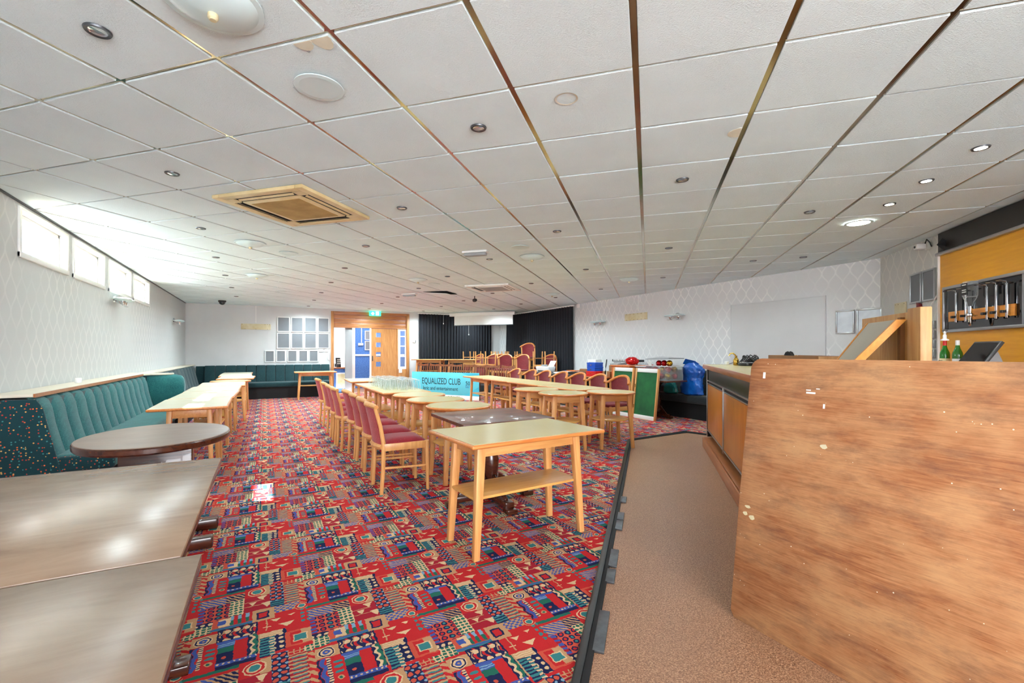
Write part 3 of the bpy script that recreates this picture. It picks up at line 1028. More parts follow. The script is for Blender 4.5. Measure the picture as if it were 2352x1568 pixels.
area('corridor_fill_lamp', (3.4, 18.9, 2.5), (3.6, 1.6), 70, (0, -0.15, -1), (0.95, 0.98, 1.0))  # unseen overhead area lamps added to brighten the corridor
area('corridor_fill_lamp', (3.4, 16.0, 2.58), (3.6, 1.0), 35, (0, 0, -1), (0.95, 0.98, 1.0))

# exit sign hanging from the ceiling
ex = thing('exit_sign', 'glowing green emergency exit sign hung above the doorway', 'exit sign', (3.08, 14.86, 2.43))
MB().box(-0.18, 0.18, -0.02, 0.02, 0, 0.155).obj('light_box', 'exit', ex, bevel=0.004)
MB().box(-0.19, 0.19, -0.035, 0.035, 0.155, 0.185).obj('housing', 'white', ex, bevel=0.004)
mx = Matrix
MB().add([(-0.13, -0.023, 0.07), (-0.075, -0.023, 0.13), (-0.02, -0.023, 0.07), (-0.05, -0.023, 0.07), (-0.05, -0.023, 0.03), (-0.1, -0.023, 0.03), (-0.1, -0.023, 0.07)], [(0, 1, 2, 3, 4, 5, 6)]).obj('arrow', 'exit_white', ex, smooth=False)
MB().box(0.02, 0.115, -0.0235, -0.02, 0.025, 0.135).obj('door_symbol', 'exit_white', ex, smooth=False)
MB().box(0.055, 0.075, -0.0245, -0.023, 0.03, 0.095).ball((0.066, -0.024, 0.108), (0.011, 0.0012, 0.011), 8, 6).obj('running_figure', 'exit', ex, smooth=False)

# ------------------------------------------------------------------ things on the far wall
FR_BIG = [(0.309, 0.643, 1.875, 2.318), (0.675, 1.003, 1.878, 2.32), (1.035, 1.371, 1.88, 2.325), (1.408, 1.734, 1.882, 2.33),
          (0.302, 0.643, 1.385, 1.845), (0.675, 1.006, 1.387, 1.847), (1.035, 1.371, 1.388, 1.848), (1.408, 1.734, 1.392, 1.852)]
FR_SM = [(-0.005, 0.241, 0.99, 1.328), (0.286, 0.532, 0.991, 1.332), (0.581, 0.838, 0.99, 1.334), (0.878, 1.13, 0.991, 1.336), (1.161, 1.419, 0.99, 1.337)]


def frame(label, axis_o, x0, x1, z0, z1, w, group, mat='white', film='photo_grey', rz=0.0):
    cxm, hw = (x0 + x1) / 2, (x1 - x0) / 2
    t = thing('picture_frame', label, 'picture frame', axis_o(cxm, z0), rz, group)
    h = z1 - z0
    MB().box(-hw, hw, -0.022, 0, 0, w).box(-hw, hw, -0.022, 0, h - w, h).box(-hw, -hw + w, -0.022, 0, w, h - w).box(hw - w, hw, -0.022, 0, w, h - w).obj('frame', mat, t, bevel=0.003)
    MB().box(-hw + w, hw - w, -0.012, -0.002, w, h - w).obj('film', film, t, smooth=False)
    return t


for i, (a, b, z0, z1) in enumerate(FR_BIG):
    row = 'upper' if i < 4 else 'middle'
    frame('white framed grey sheet on the far wall, %s from the left in the %s row' % (['first', 'second', 'third', 'fourth'][i % 4], row), lambda x, z: (x, YB - 0.001, z), a, b, z0, z1, 0.024, 'empty frames beside the doorway')
for i, (a, b, z0, z1) in enumerate(FR_SM):
    frame('small white framed grey sheet above the far bench, %s from the left' % ['first', 'second', 'third', 'fourth', 'fifth'][i], lambda x, z: (x, YB - 0.001, z), a, b, z0, z1, 0.022, 'empty frames beside the doorway')
pq = tag(MB().box(-0.6, 0.146, YB - 0.014, YB - 0.001, 1.93, 2.09).obj('wall_plaque', 'cream_board', bevel=0.003), 'stained cream board screwed to the far wall left of the frames', 'wall board')
for x, z in ((-0.57, 2.075), (-0.5, 1.945), (-0.23, 1.945), (0.06, 1.945), (0.0, 2.075), (0.06, 2.075), (0.11, 2.075)):
    MB().lathe([(0.007, 0), (0.007, 0.003)], 8, (x, YB - 0.017, z), axis='y').obj('screw_hole', 'blackmat', pq)
tag(MB().box(-0.238, -0.222, YB - 0.014, YB - 0.001, 2.12, 2.6).obj('cable_trunking', 'white'), 'white vertical cable cover above the cream board on the far wall', 'cable cover')
tag(MB().box(1.43, 1.56, YB - 0.02, YB - 0.001, 1.29, 1.37).obj('wall_socket', 'white', bevel=0.004), 'white double switch plate right of the small frames', 'switch')
tag(MB().box(1.60, 1.70, YB - 0.02, YB - 0.001, 1.29, 1.37).obj('wall_socket', 'white', bevel=0.004), 'white single switch plate beside the doorway jamb', 'switch')
tag(MB().box(1.69, 1.735, YB - 0.045, YB - 0.001, 1.04, 1.27).obj('intercom_handset', 'white', bevel=0.008), 'slim white handset on the wall left of the doorway', 'intercom')
sw = thing('thermostat', 'small pale thermostat between the doorway and the black curtain', 'thermostat', (4.385, YB - 0.001, 1.6))
MB().box(-0.05, 0.05, -0.025, 0, 0, 0.08).obj('body', 'white', sw, bevel=0.005)
MB().box(0.03, 0.05, -0.03, -0.024, 0.0, 0.08).obj('dial', 'dark_grey', sw, bevel=0.002)

# ------------------------------------------------------------------ curtains and projection screen


def curtain(name, label, p, q, z0, z1, folds, nrm):
    t = thing(name, label, 'curtain', (p[0], p[1], 0))
    P, Q, n = Vector(p), Vector(q), Vector(nrm).normalized()
    L = (Q - P).length
    d = (Q - P) / L
    cols = folds * 8
    vs, fs = [], []
    rnd = random.Random(len(label))
    ph = [rnd.uniform(-0.5, 0.5) for _ in range(folds + 2)]
    rows = 5
    for j in range(rows):
        zf = j / (rows - 1)
        for i in range(cols + 1):
            s = i / cols
            w = ph[int(s * folds)] * 0.6
            off = 0.05 + 0.04 * math.sin(2 * math.pi * s * folds + w) * (1.0 - 0.25 * zf) + 0.01 * math.sin(17 * s + 5 * zf)
            pt = d * (L * s) + n * off
            vs.append((pt.x, pt.y, z0 + (z1 - z0) * zf))
    W = cols + 1
    for j in range(rows - 1):
        for i in range(cols):
            fs.append((j * W + i, j * W + i + 1, (j + 1) * W + i + 1, (j + 1) * W + i))
    nv = len(vs)
    vs2 = [(x - n.x * 0.006, y - n.y * 0.006, z) for x, y, z in vs]
    b = MB().add(vs + vs2, fs + [tuple(reversed([k + nv for k in f])) for f in fs])
    b.obj('cloth', 'curtain', t, angle=80)
    po, _, _ = strip((d * -0.05)[:], (d * (L + 0.05))[:], 0.05, 0, 0)
    MB().prism([(a + n.x * 0.05, c + n.y * 0.05) for a, c in po], z1 - 0.005, z1 + 0.03).obj('curtain_rail', 'white', t, bevel=0.004)
    return t


curtain('stage_curtain', 'black pleated stage curtain on the far wall beside the doorway', (4.53, 14.98), (7.22, 14.98), 0.31, 2.565, 26, (0, -1))
curtain('stage_curtain', 'black pleated stage curtain on the right wall behind the stage chairs', (7.58, 14.33), (7.58, 10.38), 0.31, 2.565, 30, (-1, 0))
ps = thing('projection_screen', 'white projection screen partly lowered across the stage corner', 'screen', (6.25, 13.55, 0), R(-50))
MB().box(-1.22, 1.12, -0.05, 0.05, 2.47, 2.575).obj('roller_case', 'white', ps, bevel=0.01)
MB().box(-1.05, 1.05, -0.012, -0.006, 2.17, 2.48).obj('fabric', 'wall_white', ps)
MB().box(-1.06, 1.06, -0.02, 0.005, 2.145, 2.172).obj('bottom_bar', 'dark_grey', ps, bevel=0.004)
for px_, z, lab in ((4.95, 2.2, 'left'), (5.6, 1.85, 'middle')):
    c = thing('pull_cord', 'thin white pull cord hanging in front of the stage curtain, %s one' % lab, 'pull cord', (px_, 13.7 if lab == 'left' else 13.2, 0))
    MB().tube([(0, 0, 2.605), (0, 0, z)], 0.003, 5).obj('cord', 'white', c)
    MB().lathe([(0.004, 0.05), (0.016, 0.02), (0.014, 0)], 8, (0, 0, z - 0.04)).obj('toggle', 'white', c)

# low stage in the corner
tag(MB().prism([(4.05, 14.95), (4.05, 14.55), (5.75, 12.05), (5.95, 10.75), (7.55, 10.75), (7.55, 14.95)], 0.0, 0.30).obj('stage_platform', 'charcoal', bevel=0.006, smooth=False), 'low dark carpeted stage in the far right corner', 'stage')

# ------------------------------------------------------------------ benches
sofa = thing('banquette', 'long teal fluted banquette under the high windows on the left wall', 'bench seat', (XL, 5.0, 0))
FL, NB = 3.78, 14
# fluted back panels, each one a vertical roll
for i in range(NB):
    a, b = FL * i / NB, FL * (i + 1) / NB
    seg = 8
    vs, fs = [], []
    zs = [0.42, 0.55, 0.70, 0.83, 0.90, 0.935]
    xs = [0.40, 0.365, 0.33, 0.31, 0.285, 0.24]
    for z, x in zip(zs, xs):
        for k in range(seg + 1):
            s = k / seg
            bulge = 0.028 * (math.sin(math.pi * s) ** 0.55)
            vs.append((x + bulge - 0.014, a + (b - a) * s, z))
    W = seg + 1
    for j in range(len(zs) - 1):
        for k in range(seg):
            fs.append((j * W + k, j * W + k + 1, (j + 1) * W + k + 1, (j + 1) * W + k))
    MB().add(vs, fs).obj('back_flute', 'teal', sofa, angle=75)
MB().box(0.004, 0.29, 0.0, FL, 0.3, 0.905).obj('back_core', 'teal_dark', sofa)
pl = MB().prism([(0.004, 0.92), (0.29, 0.92), (0.33, 0.85), (0.44, 0.31), (0.004, 0.31)], -0.02, 0.0)
pl.xf(Matrix(((1, 0, 0, 0), (0, 0, 1, 0), (0, 1, 0, 0), (0, 0, 0, 1)))).obj('end_panel', 'teal_dots', sofa, bevel=0.006)
MB().box(0.36, 0.775, 0.0, FL + 0.25, 0.31, 0.455).obj('seat_cushion', 'teal', sofa, bevel=0.05, seg=4)
MB().box(0.40, 0.772, -0.012, 0.05, 0.315, 0.445).obj('seat_end', 'teal_dots', sofa, bevel=0.03, seg=3)
MB().box(0.10, 0.62, 0.05, FL + 0.2, 0.0, 0.31).obj('plinth', 'blackmat', sofa)
MB().prism([(0.003, 0.0), (0.27, 0.0), (0.27, FL - 0.1), (0.34, FL + 0.02), (0.62, FL + 0.06), (0.62, FL + 0.16), (0.25, FL + 0.3), (0.003, FL + 0.6)], 0.936, 0.962).obj('shelf', 'ledge', sofa, bevel=0.005)
MB().prism([(0.27, 0.0), (0.282, 0.0), (0.282, FL - 0.1), (0.27, FL - 0.1)], 0.934, 0.963).obj('shelf_edge', 'bar_edge', sofa)
wing = MB()
for k in range(7):
    pass
prof = [(0.06, 0.42), (0.0, 0.55), (-0.01, 0.75), (0.01, 0.88), (0.06, 0.945), (0.14, 0.945), (0.2, 0.88), (0.22, 0.45)]
vs, fs = [], []
sec = [(0.30, 1.0), (0.5, 1.0), (0.64, 0.99), (0.72, 0.95), (0.755, 0.86), (0.765, 0.75)]
for x, s in sec:
    for (y, z) in prof:
        vs.append((x, FL + y * (1 if s > 0.9 else 0.85) + (0 if s > 0.9 else 0.02), 0.42 + (z - 0.42) * s))
n = len(prof)
for j in range(len(sec) - 1):
    for i in range(n):
        k = (i + 1) % n
        fs.append((j * n + i, j * n + k, (j + 1) * n + k, (j + 1) * n + i))
fs += [tuple(reversed(range(n))), tuple((len(sec) - 1) * n + i for i in range(n))]
MB().add(vs, fs).obj('wing', 'teal', sofa, angle=60)

# second run of bench: left wall beyond the wing, then along the far wall
bb = thing('banquette', 'dark green panelled bench running along the far wall', 'bench seat', (XL, YB, 0))
n2 = 13
for i in range(n2):
    a, b = 0.45 + 3.16 * i / n2, 0.45 + 3.16 * (i + 1) / n2
    MB().hexa([(a + 0.004, -0.34, 0.4), (b - 0.004, -0.34, 0.4), (b - 0.004, -0.1, 0.4), (a + 0.004, -0.1, 0.4)], [(a + 0.004, -0.2, 0.915), (b - 0.004, -0.2, 0.915), (b - 0.004, -0.1, 0.915), (a + 0.004, -0.1, 0.915)]).obj('back_panel', 'teal_dark', bb, bevel=0.018, seg=3)
MB().box(0.25, 3.62, -0.1, -0.004, 0.0, 0.9).obj('back_core', 'teal_dark', bb)
MB().box(0.45, 3.62, -0.78, -0.28, 0.31, 0.45).obj('seat_cushion', 'teal_dark', bb, bevel=0.04, seg=3)
MB().box(0.45, 3.60, -0.72, -0.12, 0.0, 0.31).obj('plinth', 'blackmat', bb)
b2 = thing('banquette', 'dark green bench in the far left corner behind the teal wing', 'bench seat', (XL, 9.15, 0))
for i in range(12):
    a, b = 0.1 + 5.3 * i / 12, 0.1 + 5.3 * (i + 1) / 12
    MB().hexa([(0.1, a + 0.004, 0.4), (0.36, a + 0.004, 0.4), (0.36, b - 0.004, 0.4), (0.1, b - 0.004, 0.4)], [(0.1, a + 0.004, 0.915), (0.24, a + 0.004, 0.915), (0.24, b - 0.004, 0.915), (0.1, b - 0.004, 0.915)]).obj('back_panel', 'teal_dark', b2, bevel=0.018, seg=3)
MB().box(0.004, 0.1, 0.0, 5.83, 0.0, 0.9).obj('back_core', 'teal_dark', b2)
MB().box(0.3, 0.74, 0.1, 5.0, 0.31, 0.45).obj('seat_cushion', 'teal_dark', b2, bevel=0.04, seg=3)
MB().box(0.1, 0.66, 0.1, 5.0, 0.0, 0.31).obj('plinth', 'blackmat', b2)
MB().box(0.004, 0.22, 0.3, 5.83, 0.92, 0.945).obj('shelf', 'ledge', b2, bevel=0.004)
b3 = thing('banquette', 'charcoal bench against the right wall beside the bar end', 'bench seat', (XR, 4.75, 0))
MB().box(-0.42, -0.1, 0.0, 2.7, 0.30, 0.46).obj('seat_cushion', 'charcoal', b3, bevel=0.04, seg=3)
MB().hexa([(-0.2, 0, 0.44), (-0.004, 0, 0.44), (-0.004, 2.7, 0.44), (-0.2, 2.7, 0.44)], [(-0.12, 0, 0.93), (-0.004, 0, 0.93), (-0.004, 2.7, 0.93), (-0.12, 2.7, 0.93)]).obj('backrest', 'charcoal', b3, bevel=0.03, seg=3)
MB().box(-0.36, -0.004, 0.02, 2.68, 0.0, 0.30).obj('plinth', 'blackmat', b3)
tag(MB().lathe([(0.03, 0), (0.032, 0.05), (0.03, 0.055)], 12, (XL + 0.12, 6.55, 0.9625)).obj('small_cup', 'white'), 'small white cup on the ledge above the teal banquette', 'cup')

# ------------------------------------------------------------------ tables


def leg4(t, hx, hy, bx, by, h, top=(0.062, 0.045), bot=(0.042, 0.036), mat='beech'):
    for a in (-1, 1):
        for b in (-1, 1):
            MB().bar((a * bx, b * by, 0), (a * hx, b * hy, h), bot, top).obj('leg', mat, t, bevel=0.005)


def rect_table(lam):
    def mk():
        t = thing('side_table', '', 'table')
        L, W, h = 1.06, 0.665, 0.75
        MB().box(-L / 2, L / 2, -W / 2, W / 2, h - 0.028, h - 0.002).obj('tabletop', 'edge', t, bevel=0.011, seg=3)
        MB().box(-L / 2 + 0.014, L / 2 - 0.014, -W / 2 + 0.014, W / 2 - 0.014, h - 0.004, h).obj('laminate', lam, t, smooth=False)
        leg4(t, 0.385, 0.165, 0.43, 0.185, h - 0.028)
        for s in (-1, 1):
            MB().box(-0.37, 0.37, s * 0.165 - 0.011, s * 0.165 + 0.011, h - 0.115, h - 0.028).obj('apron', 'beech_x', t, bevel=0.002)
            MB().box(s * 0.385 - 0.011, s * 0.385 + 0.011, -0.15, 0.15, h - 0.115, h - 0.028).obj('apron', 'beech_x', t, bevel=0.002)
        MB().box(-0.43, 0.43, -0.165, 0.165, 0.365, 0.383).obj('shelf', 'shelfwood', t, bevel=0.003)
        return t
    return Kind(mk)


def round_table_maker():
    t = thing('round_table', '', 'table')
    h, r = 0.75, 0.335
    MB().lathe([(r - 0.012, h - 0.03), (r, h - 0.018), (r, h - 0.008), (r - 0.012, h - 0.002)], 48).obj('tabletop', 'edge', t)
    MB().lathe([(r - 0.014, h - 0.004), (r - 0.014, h)], 48).obj('laminate', 'cream_lam', t)
    leg4(t, 0.185, 0.185, 0.225, 0.225, h - 0.03)
    for s in (-1, 1):
        MB().box(-0.17, 0.17, s * 0.185 - 0.011, s * 0.185 + 0.011, h - 0.12, h - 0.03).obj('apron', 'beech_x', t, bevel=0.002)
        MB().box(s * 0.185 - 0.011, s * 0.185 + 0.011, -0.17, 0.17, h - 0.12, h - 0.03).obj('apron', 'beech_x', t, bevel=0.002)
    MB().prism([(0.26 * math.cos(R(22.5 + 45 * k)), 0.26 * math.sin(R(22.5 + 45 * k))) for k in range(8)], 0.365, 0.383).obj('shelf', 'shelfwood', t, bevel=0.003)
    return t


RT, RTG, CT = rect_table('cream_lam'), rect_table('grey_lam'), Kind(round_table_maker)
GL, GC, GRt = 'cream topped tables along the left bench', 'cream topped tables in the middle rows', 'cream topped tables in the right row'
RT.put('cream topped beech table with shelf, alone nearest the camera', (1.565, 2.82, 0), R(4.5), group=GC)
# left row, long side along the wall
ly = [5.97, 7.04, 8.11, 9.18, 10.26, 11.40, 12.48, 13.56]
lxs = [-0.67, -0.655, -0.66, -0.63, -0.57, -0.53, -0.60, -0.62]
for i, (y, x) in enumerate(zip(ly, lxs)):
    if i == 4:
        continue
    RTG.put('cream topped beech table in the left row, %s from the camera' % ORD[i if i < 4 else i].replace('nearest', 'first'), (x, y, 0), R(90 + (0.8, -1, 0.6, 1.5, 0, -1, 2, 0)[i]), group=GL)
CT.put('cream topped round beech table in the left row by the bench', (-0.57, 10.13, 0), R(3), group=GL)
RT.put('cream topped beech table against the far bench beside the doorway', (1.22, 13.66, 0), R(-1), group='cream topped tables along the left bench')
for i, (x, y) in enumerate(((1.76, 4.42), (1.745, 5.095), (1.755, 5.77))):
    CT.put('cream topped round beech table in the middle row, %s behind the dark square table' % ['first', 'second', 'third'][i], (x, y, 0), R((0, 2, -2)[i]), group=GC)
RT.put('cream topped beech table carrying the nearer pint glasses', (1.70, 6.645, 0), R(90), group=GC)
RT.put('cream topped beech table carrying the farther pint glasses', (1.695, 7.71, 0), R(90.5), group=GC)
RT.put('cream topped beech table beyond the pint glasses toward the doorway', (1.72, 9.25, 0), R(88), group=GC)
CT.put('cream topped round beech table at the vinyl edge, right of its pair', (4.21, 4.92, 0), R(-17), group=GRt)
CT.put('cream topped round beech table at the row end, left of its pair', (3.535, 5.09, 0), R(-14), group=GRt)
CT.put('cream topped round beech table behind the front pair in the right row', (3.53, 5.78, 0), R(-10), group=GRt)
for i, y in enumerate((5.83, 6.90, 7.97, 9.03)):
    RT.put('cream topped beech table in the right row before the red armchairs, %s from the camera' % ORD[i].replace('nearest', 'first'), (4.24, y, 0), R(90), group=GRt)


def pedestal(t, h, col_r=0.05, foot=0.36, mat='dark_wood', rot=0.0):
    MB().lathe([(0.05, 0.09), (0.075, 0.12), (0.075, 0.17), (0.05, 0.2), (0.066, 0.27), (0.072, 0.36), (0.05, 0.44), (0.036, 0.47), (0.05, 0.5), (0.05, 0.55), (0.07, h - 0.08), (0.12, h - 0.03)], 20).obj('column', mat, t)
    b = MB()
    for k in range(2):
        b2_ = MB().box(-foot, foot, -0.04, 0.04, 0.035, 0.085)
        b2_.xf(Matrix.Rotation(rot + k * math.pi / 2, 4, 'Z'))
        b2_.obj('foot', mat, t, bevel=0.008)
        for s in (-1, 1):
            f = MB().box(s * foot - 0.05, s * foot + 0.05, -0.045, 0.045, 0.0, 0.04).xf(Matrix.Rotation(rot + k * math.pi / 2, 4, 'Z'))
            f.obj('foot_pad', mat, t, bevel=0.006)
            g = MB().prism([(s * 0.06, 0.24), (s * 0.085, 0.23), (s * (foot - 0.06), 0.10), (s * (foot - 0.06), 0.08), (s * 0.05, 0.08)], -0.015, 0.015).xf(Matrix.Rotation(rot + k * math.pi / 2, 4, 'Z') @ Matrix.Rotation(math.pi / 2, 4, 'X'))
            g.obj('bracket', mat, t, bevel=0.004)


d1 = thing('dark_table', 'dark rosewood square pedestal table among the cream tables', 'table', (1.735, 3.60, 0))
MB().box(-0.415, 0.415, -0.385, 0.385, 0.715, 0.745).obj('tabletop', 'dark_top', d1, bevel=0.006)
pedestal(d1, 0.715, rot=R(0))
for lab, cx_, cy_, hx_, hy_, ft in (('worn brown pedestal table at the lower left, farther of the two', -0.82, 2.275, 0.61, 0.685, 0.5), ('worn brown pedestal table in the lower left corner, nearest the camera', -0.80, 0.935, 0.64, 0.645, 0.44)):
    t = thing('pedestal_table', lab, 'table', (cx_, cy_, 0), 0, 'worn brown pedestal tables')
    MB().box(-hx_, hx_, -hy_, hy_, 0.682, 0.705).obj('tabletop', 'dark_wood', t, bevel=0.004)
    MB().box(-hx_, hx_, -hy_, hy_, 0.7052, 0.72).obj('surface', 'grey_top', t, bevel=0.004)
    pedestal(t, 0.682, foot=ft)
ov = thing('oval_table', 'oval dusty brown pedestal table in front of the teal banquette', 'table', (-0.635, 3.83, 0))
MB().lathe([(0.985, 0.70), (1.0, 0.71), (1.0, 0.735), (0.985, 0.742)], 56, sx=0.415, sy=0.52).obj('edge_band', 'dark_wood', ov)
MB().lathe([(0.99, 0.7422), (0.98, 0.746)], 56, sx=0.415, sy=0.52).obj('tabletop', 'oval_top', ov)
MB().prism([(-0.2, -0.05), (0.2, -0.05), (0.2, 0.05), (-0.2, 0.05)], 0.12, 0.70).obj('column', 'dark_wood', ov, bevel=0.01)
for s in (-1, 1):
    MB().box(-0.33, 0.33, s * 0.19 - 0.04, s * 0.19 + 0.04, 0, 0.075).obj('foot', 'dark_wood', ov, bevel=0.012)
MB().box(-0.08, 0.08, -0.2, 0.2, 0.06, 0.13).obj('stretcher', 'dark_wood', ov, bevel=0.01)

# ------------------------------------------------------------------ chairs


def red_chair():
    t = thing('dining_chair', '', 'chair')
    for s in (-1, 1):
        MB().tube([(-0.215, s * 0.185, 0), (-0.2, s * 0.187, 0.22), (-0.195, s * 0.188, 0.45), (-0.225, s * 0.19, 0.62), (-0.275, s * 0.192, 0.80)], [0.017, 0.019, 0.02, 0.018, 0.016], 10).obj('leg', 'beech', t)
        MB().tube([(0.215, s * 0.2, 0), (0.205, s * 0.2, 0.46)], [0.015, 0.022], 10).obj('leg', 'beech', t)
        MB().tube([(-0.2, s * 0.187, 0.235), (0.205, s * 0.2, 0.225)], 0.011, 8).obj('stretcher', 'beech', t)
        MB().bar((0, 0, 0), (0, 0, 0.4), (0.02, 0.065)).xf(Matrix(((0, 0, 1, -0.2), (1, 0, 0, s * 0.197), (0, 1, 0, 0.425), (0, 0, 0, 1)))).obj('seat_rail', 'beech', t, bevel=0.003)
    MB().box(0.195, 0.215, -0.19, 0.19, 0.395, 0.455).obj('seat_rail', 'beech_x', t, bevel=0.003)
    MB().tube([(-0.2, -0.185, 0.43), (-0.235, -0.09, 0.43), (-0.245, 0, 0.43), (-0.235, 0.09, 0.43), (-0.2, 0.185, 0.43)], 0.028, 8).obj('back_rail', 'beech', t)
    # domed seat
    vs, fs, n = [], [], 9
    for i in range(n):
        for j in range(n):
            a, b = -1 + 2 * i / (n - 1), -1 + 2 * j / (n - 1)
            dome = (1 - abs(a) ** 3.5) * (1 - abs(b) ** 3.5)
            vs.append((0.005 + a * 0.215, b * 0.2, 0.452 + 0.05 * dome ** 0.5))
    for i in range(n - 1):
        for j in range(n - 1):
            fs.append((i * n + j, (i + 1) * n + j, (i + 1) * n + j + 1, i * n + j + 1))
    rim = [i * n for i in range(n)] + [(n - 1) * n + j for j in range(1, n)] + [i * n + n - 1 for i in range(n - 2, -1, -1)] + [j for j in range(n - 2, 0, -1)]
    m0 = len(vs)
    for k in rim:
        vs.append((vs[k][0], vs[k][1], 0.44))
    for k in range(len(rim)):
        k2 = (k + 1) % len(rim)
        fs.append((rim[k], rim[k2], m0 + k2, m0 + k))
    MB().add(vs, fs).obj('seat_cushion', 'red_seat', t, angle=70)
    # curved back pad
    vs, fs = [], []
    nu, nv = 7, 6
    for side in (0, 1):
        for j in range(nv):
            z = 0.45 + 0.345 * j / (nv - 1)
            lean = -0.2 - 0.07 * (j / (nv - 1)) ** 1.2
            for i in range(nu):
                s = -1 + 2 * i / (nu - 1)
                vs.append((lean - 0.035 * (1 - s * s) + (0.016 if side else -0.016), s * 0.176, z))
    q = nu * nv
    for j in range(nv - 1):
        for i in range(nu - 1):
            a = j * nu + i
            fs += [(a, a + 1, a + nu + 1, a + nu), (q + a, q + a + nu, q + a + nu + 1, q + a + 1)]
    for j in range(nv - 1):
        for i in (0, nu - 1):
            a = j * nu + i
            fs.append((a, a + nu, q + a + nu, q + a))
    for i in range(nu - 1):
        for j in (0, nv - 1):
            a = j * nu + i
            fs.append((a, q + a, q + a + 1, a + 1))
    MB().add(vs, fs).obj('backrest', 'red_fab', t, angle=60)
    MB().tube([(-0.268, -0.222, 0.798), (-0.288, -0.12, 0.806), (-0.312, 0, 0.81), (-0.288, 0.12, 0.806), (-0.268, 0.222, 0.798)], [0.02, 0.024, 0.026, 0.024, 0.02], 10).obj('top_rail', 'beech_x', t)
    return t


RC = Kind(red_chair)
LC = [(1.145, 4.40, 0), (1.16, 4.92, 1), (1.17, 5.46, -1), (1.17, 6.01, 2), (1.09, 6.48, 0), (1.085, 6.98, -2), (1.09, 7.62, 1), (1.10, 8.75, 3)]
for i, (x, y, a) in enumerate(LC):
    RC.put('red padded beech chair in the row facing the glasses tables, %s from the camera' % ORD[i].replace('nearest', 'first'), (x, y, 0), R(a), group='red side chairs in the left row')


def arm_chair():
    t = thing('tub_chair', '', 'chair')
    for s in (-1, 1):
        MB().tube([(-0.215, s * 0.21, 0), (-0.2, s * 0.215, 0.44), (-0.2, s * 0.22, 0.62), (-0.185, s * 0.225, 0.83)], [0.017, 0.021, 0.02, 0.018], 10).obj('leg', 'beech', t)
        MB().tube([(0.215, s * 0.215, 0), (0.2, s * 0.215, 0.46)], [0.016, 0.022], 10).obj('leg', 'beech', t)
        MB().tube([(-0.2, s * 0.212, 0.2), (0.205, s * 0.215, 0.2)], 0.011, 8).obj('stretcher', 'beech', t)
        MB().box(-0.19, 0.2, s * 0.21 - 0.011, s * 0.21 + 0.011, 0.385, 0.45).obj('seat_rail', 'beech_x', t, bevel=0.003)
    MB().box(0.19, 0.212, -0.2, 0.2, 0.385, 0.45).obj('seat_rail', 'beech_x', t, bevel=0.003)
    MB().box(-0.212, -0.19, -0.2, 0.2, 0.385, 0.45).obj('seat_rail', 'beech_x', t, bevel=0.003)
    MB().box(-0.205, 0.225, -0.215, 0.215, 0.445, 0.5).obj('seat_cushion', 'burg', t, bevel=0.024, seg=3)
    rail = []
    for k in range(-8, 9):
        s = k / 8
        rail.append((-0.275 + 0.145 * abs(s) ** 2.4, s * 0.25, 0.905 - 0.115 * abs(s) ** 2.3))
    MB().tube(rail, [0.018 if abs(k) == 8 else 0.022 for k in range(-8, 9)], 10).obj('top_rail', 'edge', t)
    vs, fs = [], []
    nu, nv = 11, 5
    for side in (0, 1):
        for j in range(nv):
            f = j / (nv - 1)
            for i in range(nu):
                s = -1 + 2 * i / (nu - 1)
                zt = 0.895 - 0.115 * abs(s * 0.78) ** 2.3 - 0.012
                z = 0.50 + (zt - 0.50) * f
                x = -0.205 - 0.065 * f + 0.06 * abs(s) ** 2 * f
                vs.append((x + (0.017 if side else -0.017), s * (0.19 + 0.012 * f), z))
    q = nu * nv
    for j in range(nv - 1):
        for i in range(nu - 1):
            a = j * nu + i
            fs += [(a, a + 1, a + nu + 1, a + nu), (q + a, q + a + nu, q + a + nu + 1, q + a + 1)]
    for j in range(nv - 1):
        for i in (0, nu - 1):
            a = j * nu + i
            fs.append((a, a + nu, q + a + nu, q + a))
    for i in range(nu - 1):
        for j in (0, nv - 1):
            a = j * nu + i
            fs.append((a, q + a, q + a + 1, a + 1))
    MB().add(vs, fs).obj('backrest', 'burg', t, angle=60)
    return t


AC = Kind(arm_chair)
for i, y in enumerate((5.60, 6.155, 6.71, 7.265, 7.84, 8.40, 9.08)):
    AC.put('burgundy bow backed chair behind the right table row, %s from the camera' % ORD[i].replace('nearest', 'first'), (4.80, y, 0), R(180 + (1, -1, 1, -1, 1, 0, 1)[i]), group='bow backed chairs behind the right tables')
# chairs on the stage: upright ones, and others turned over on their seats
up = [(5.95, 12.5, 'beside the stage table'), (6.6, 13.0, 'in mid stage'), (6.1, 11.85, 'at the stage front edge'), (6.22, 11.10, 'front, next to the printer desk'), (7.14, 11.12, 'by the right hand stage curtain')]
turn = [200, 235, 215, 205, 200]
for (x, y, w), a in zip(up, turn):
    AC.put('burgundy bow backed chair standing on the stage %s' % w, (x, y, 0.301), R(a), group='chairs on the stage')
inv = [(5.95, 12.5, 20, 'on the chair beside the stage table'), (6.6, 13.0, 55, 'on the chair in mid stage'), (7.14, 11.12, 20, 'on the chair by the right curtain')]
for x, y, a, w in inv:
    AC.put('upturned bow backed chair resting legs up %s' % w, (x + 0.125 * math.cos(R(a + 180)), y + 0.125 * math.sin(R(a + 180)), 1.303), rot=(math.pi, 0, R(a)), group='chairs on the stage')
AC.put('burgundy bow backed chair raised on a black box in front of the right stage curtain', (6.80, 11.75, 0.641), R(212), group='chairs on the stage')
tag(MB().box(6.5, 7.1, 11.5, 12.02, 0.301, 0.64).obj('stage_box', 'blackmat', bevel=0.01), 'black riser box on the stage under the raised chair', 'box')
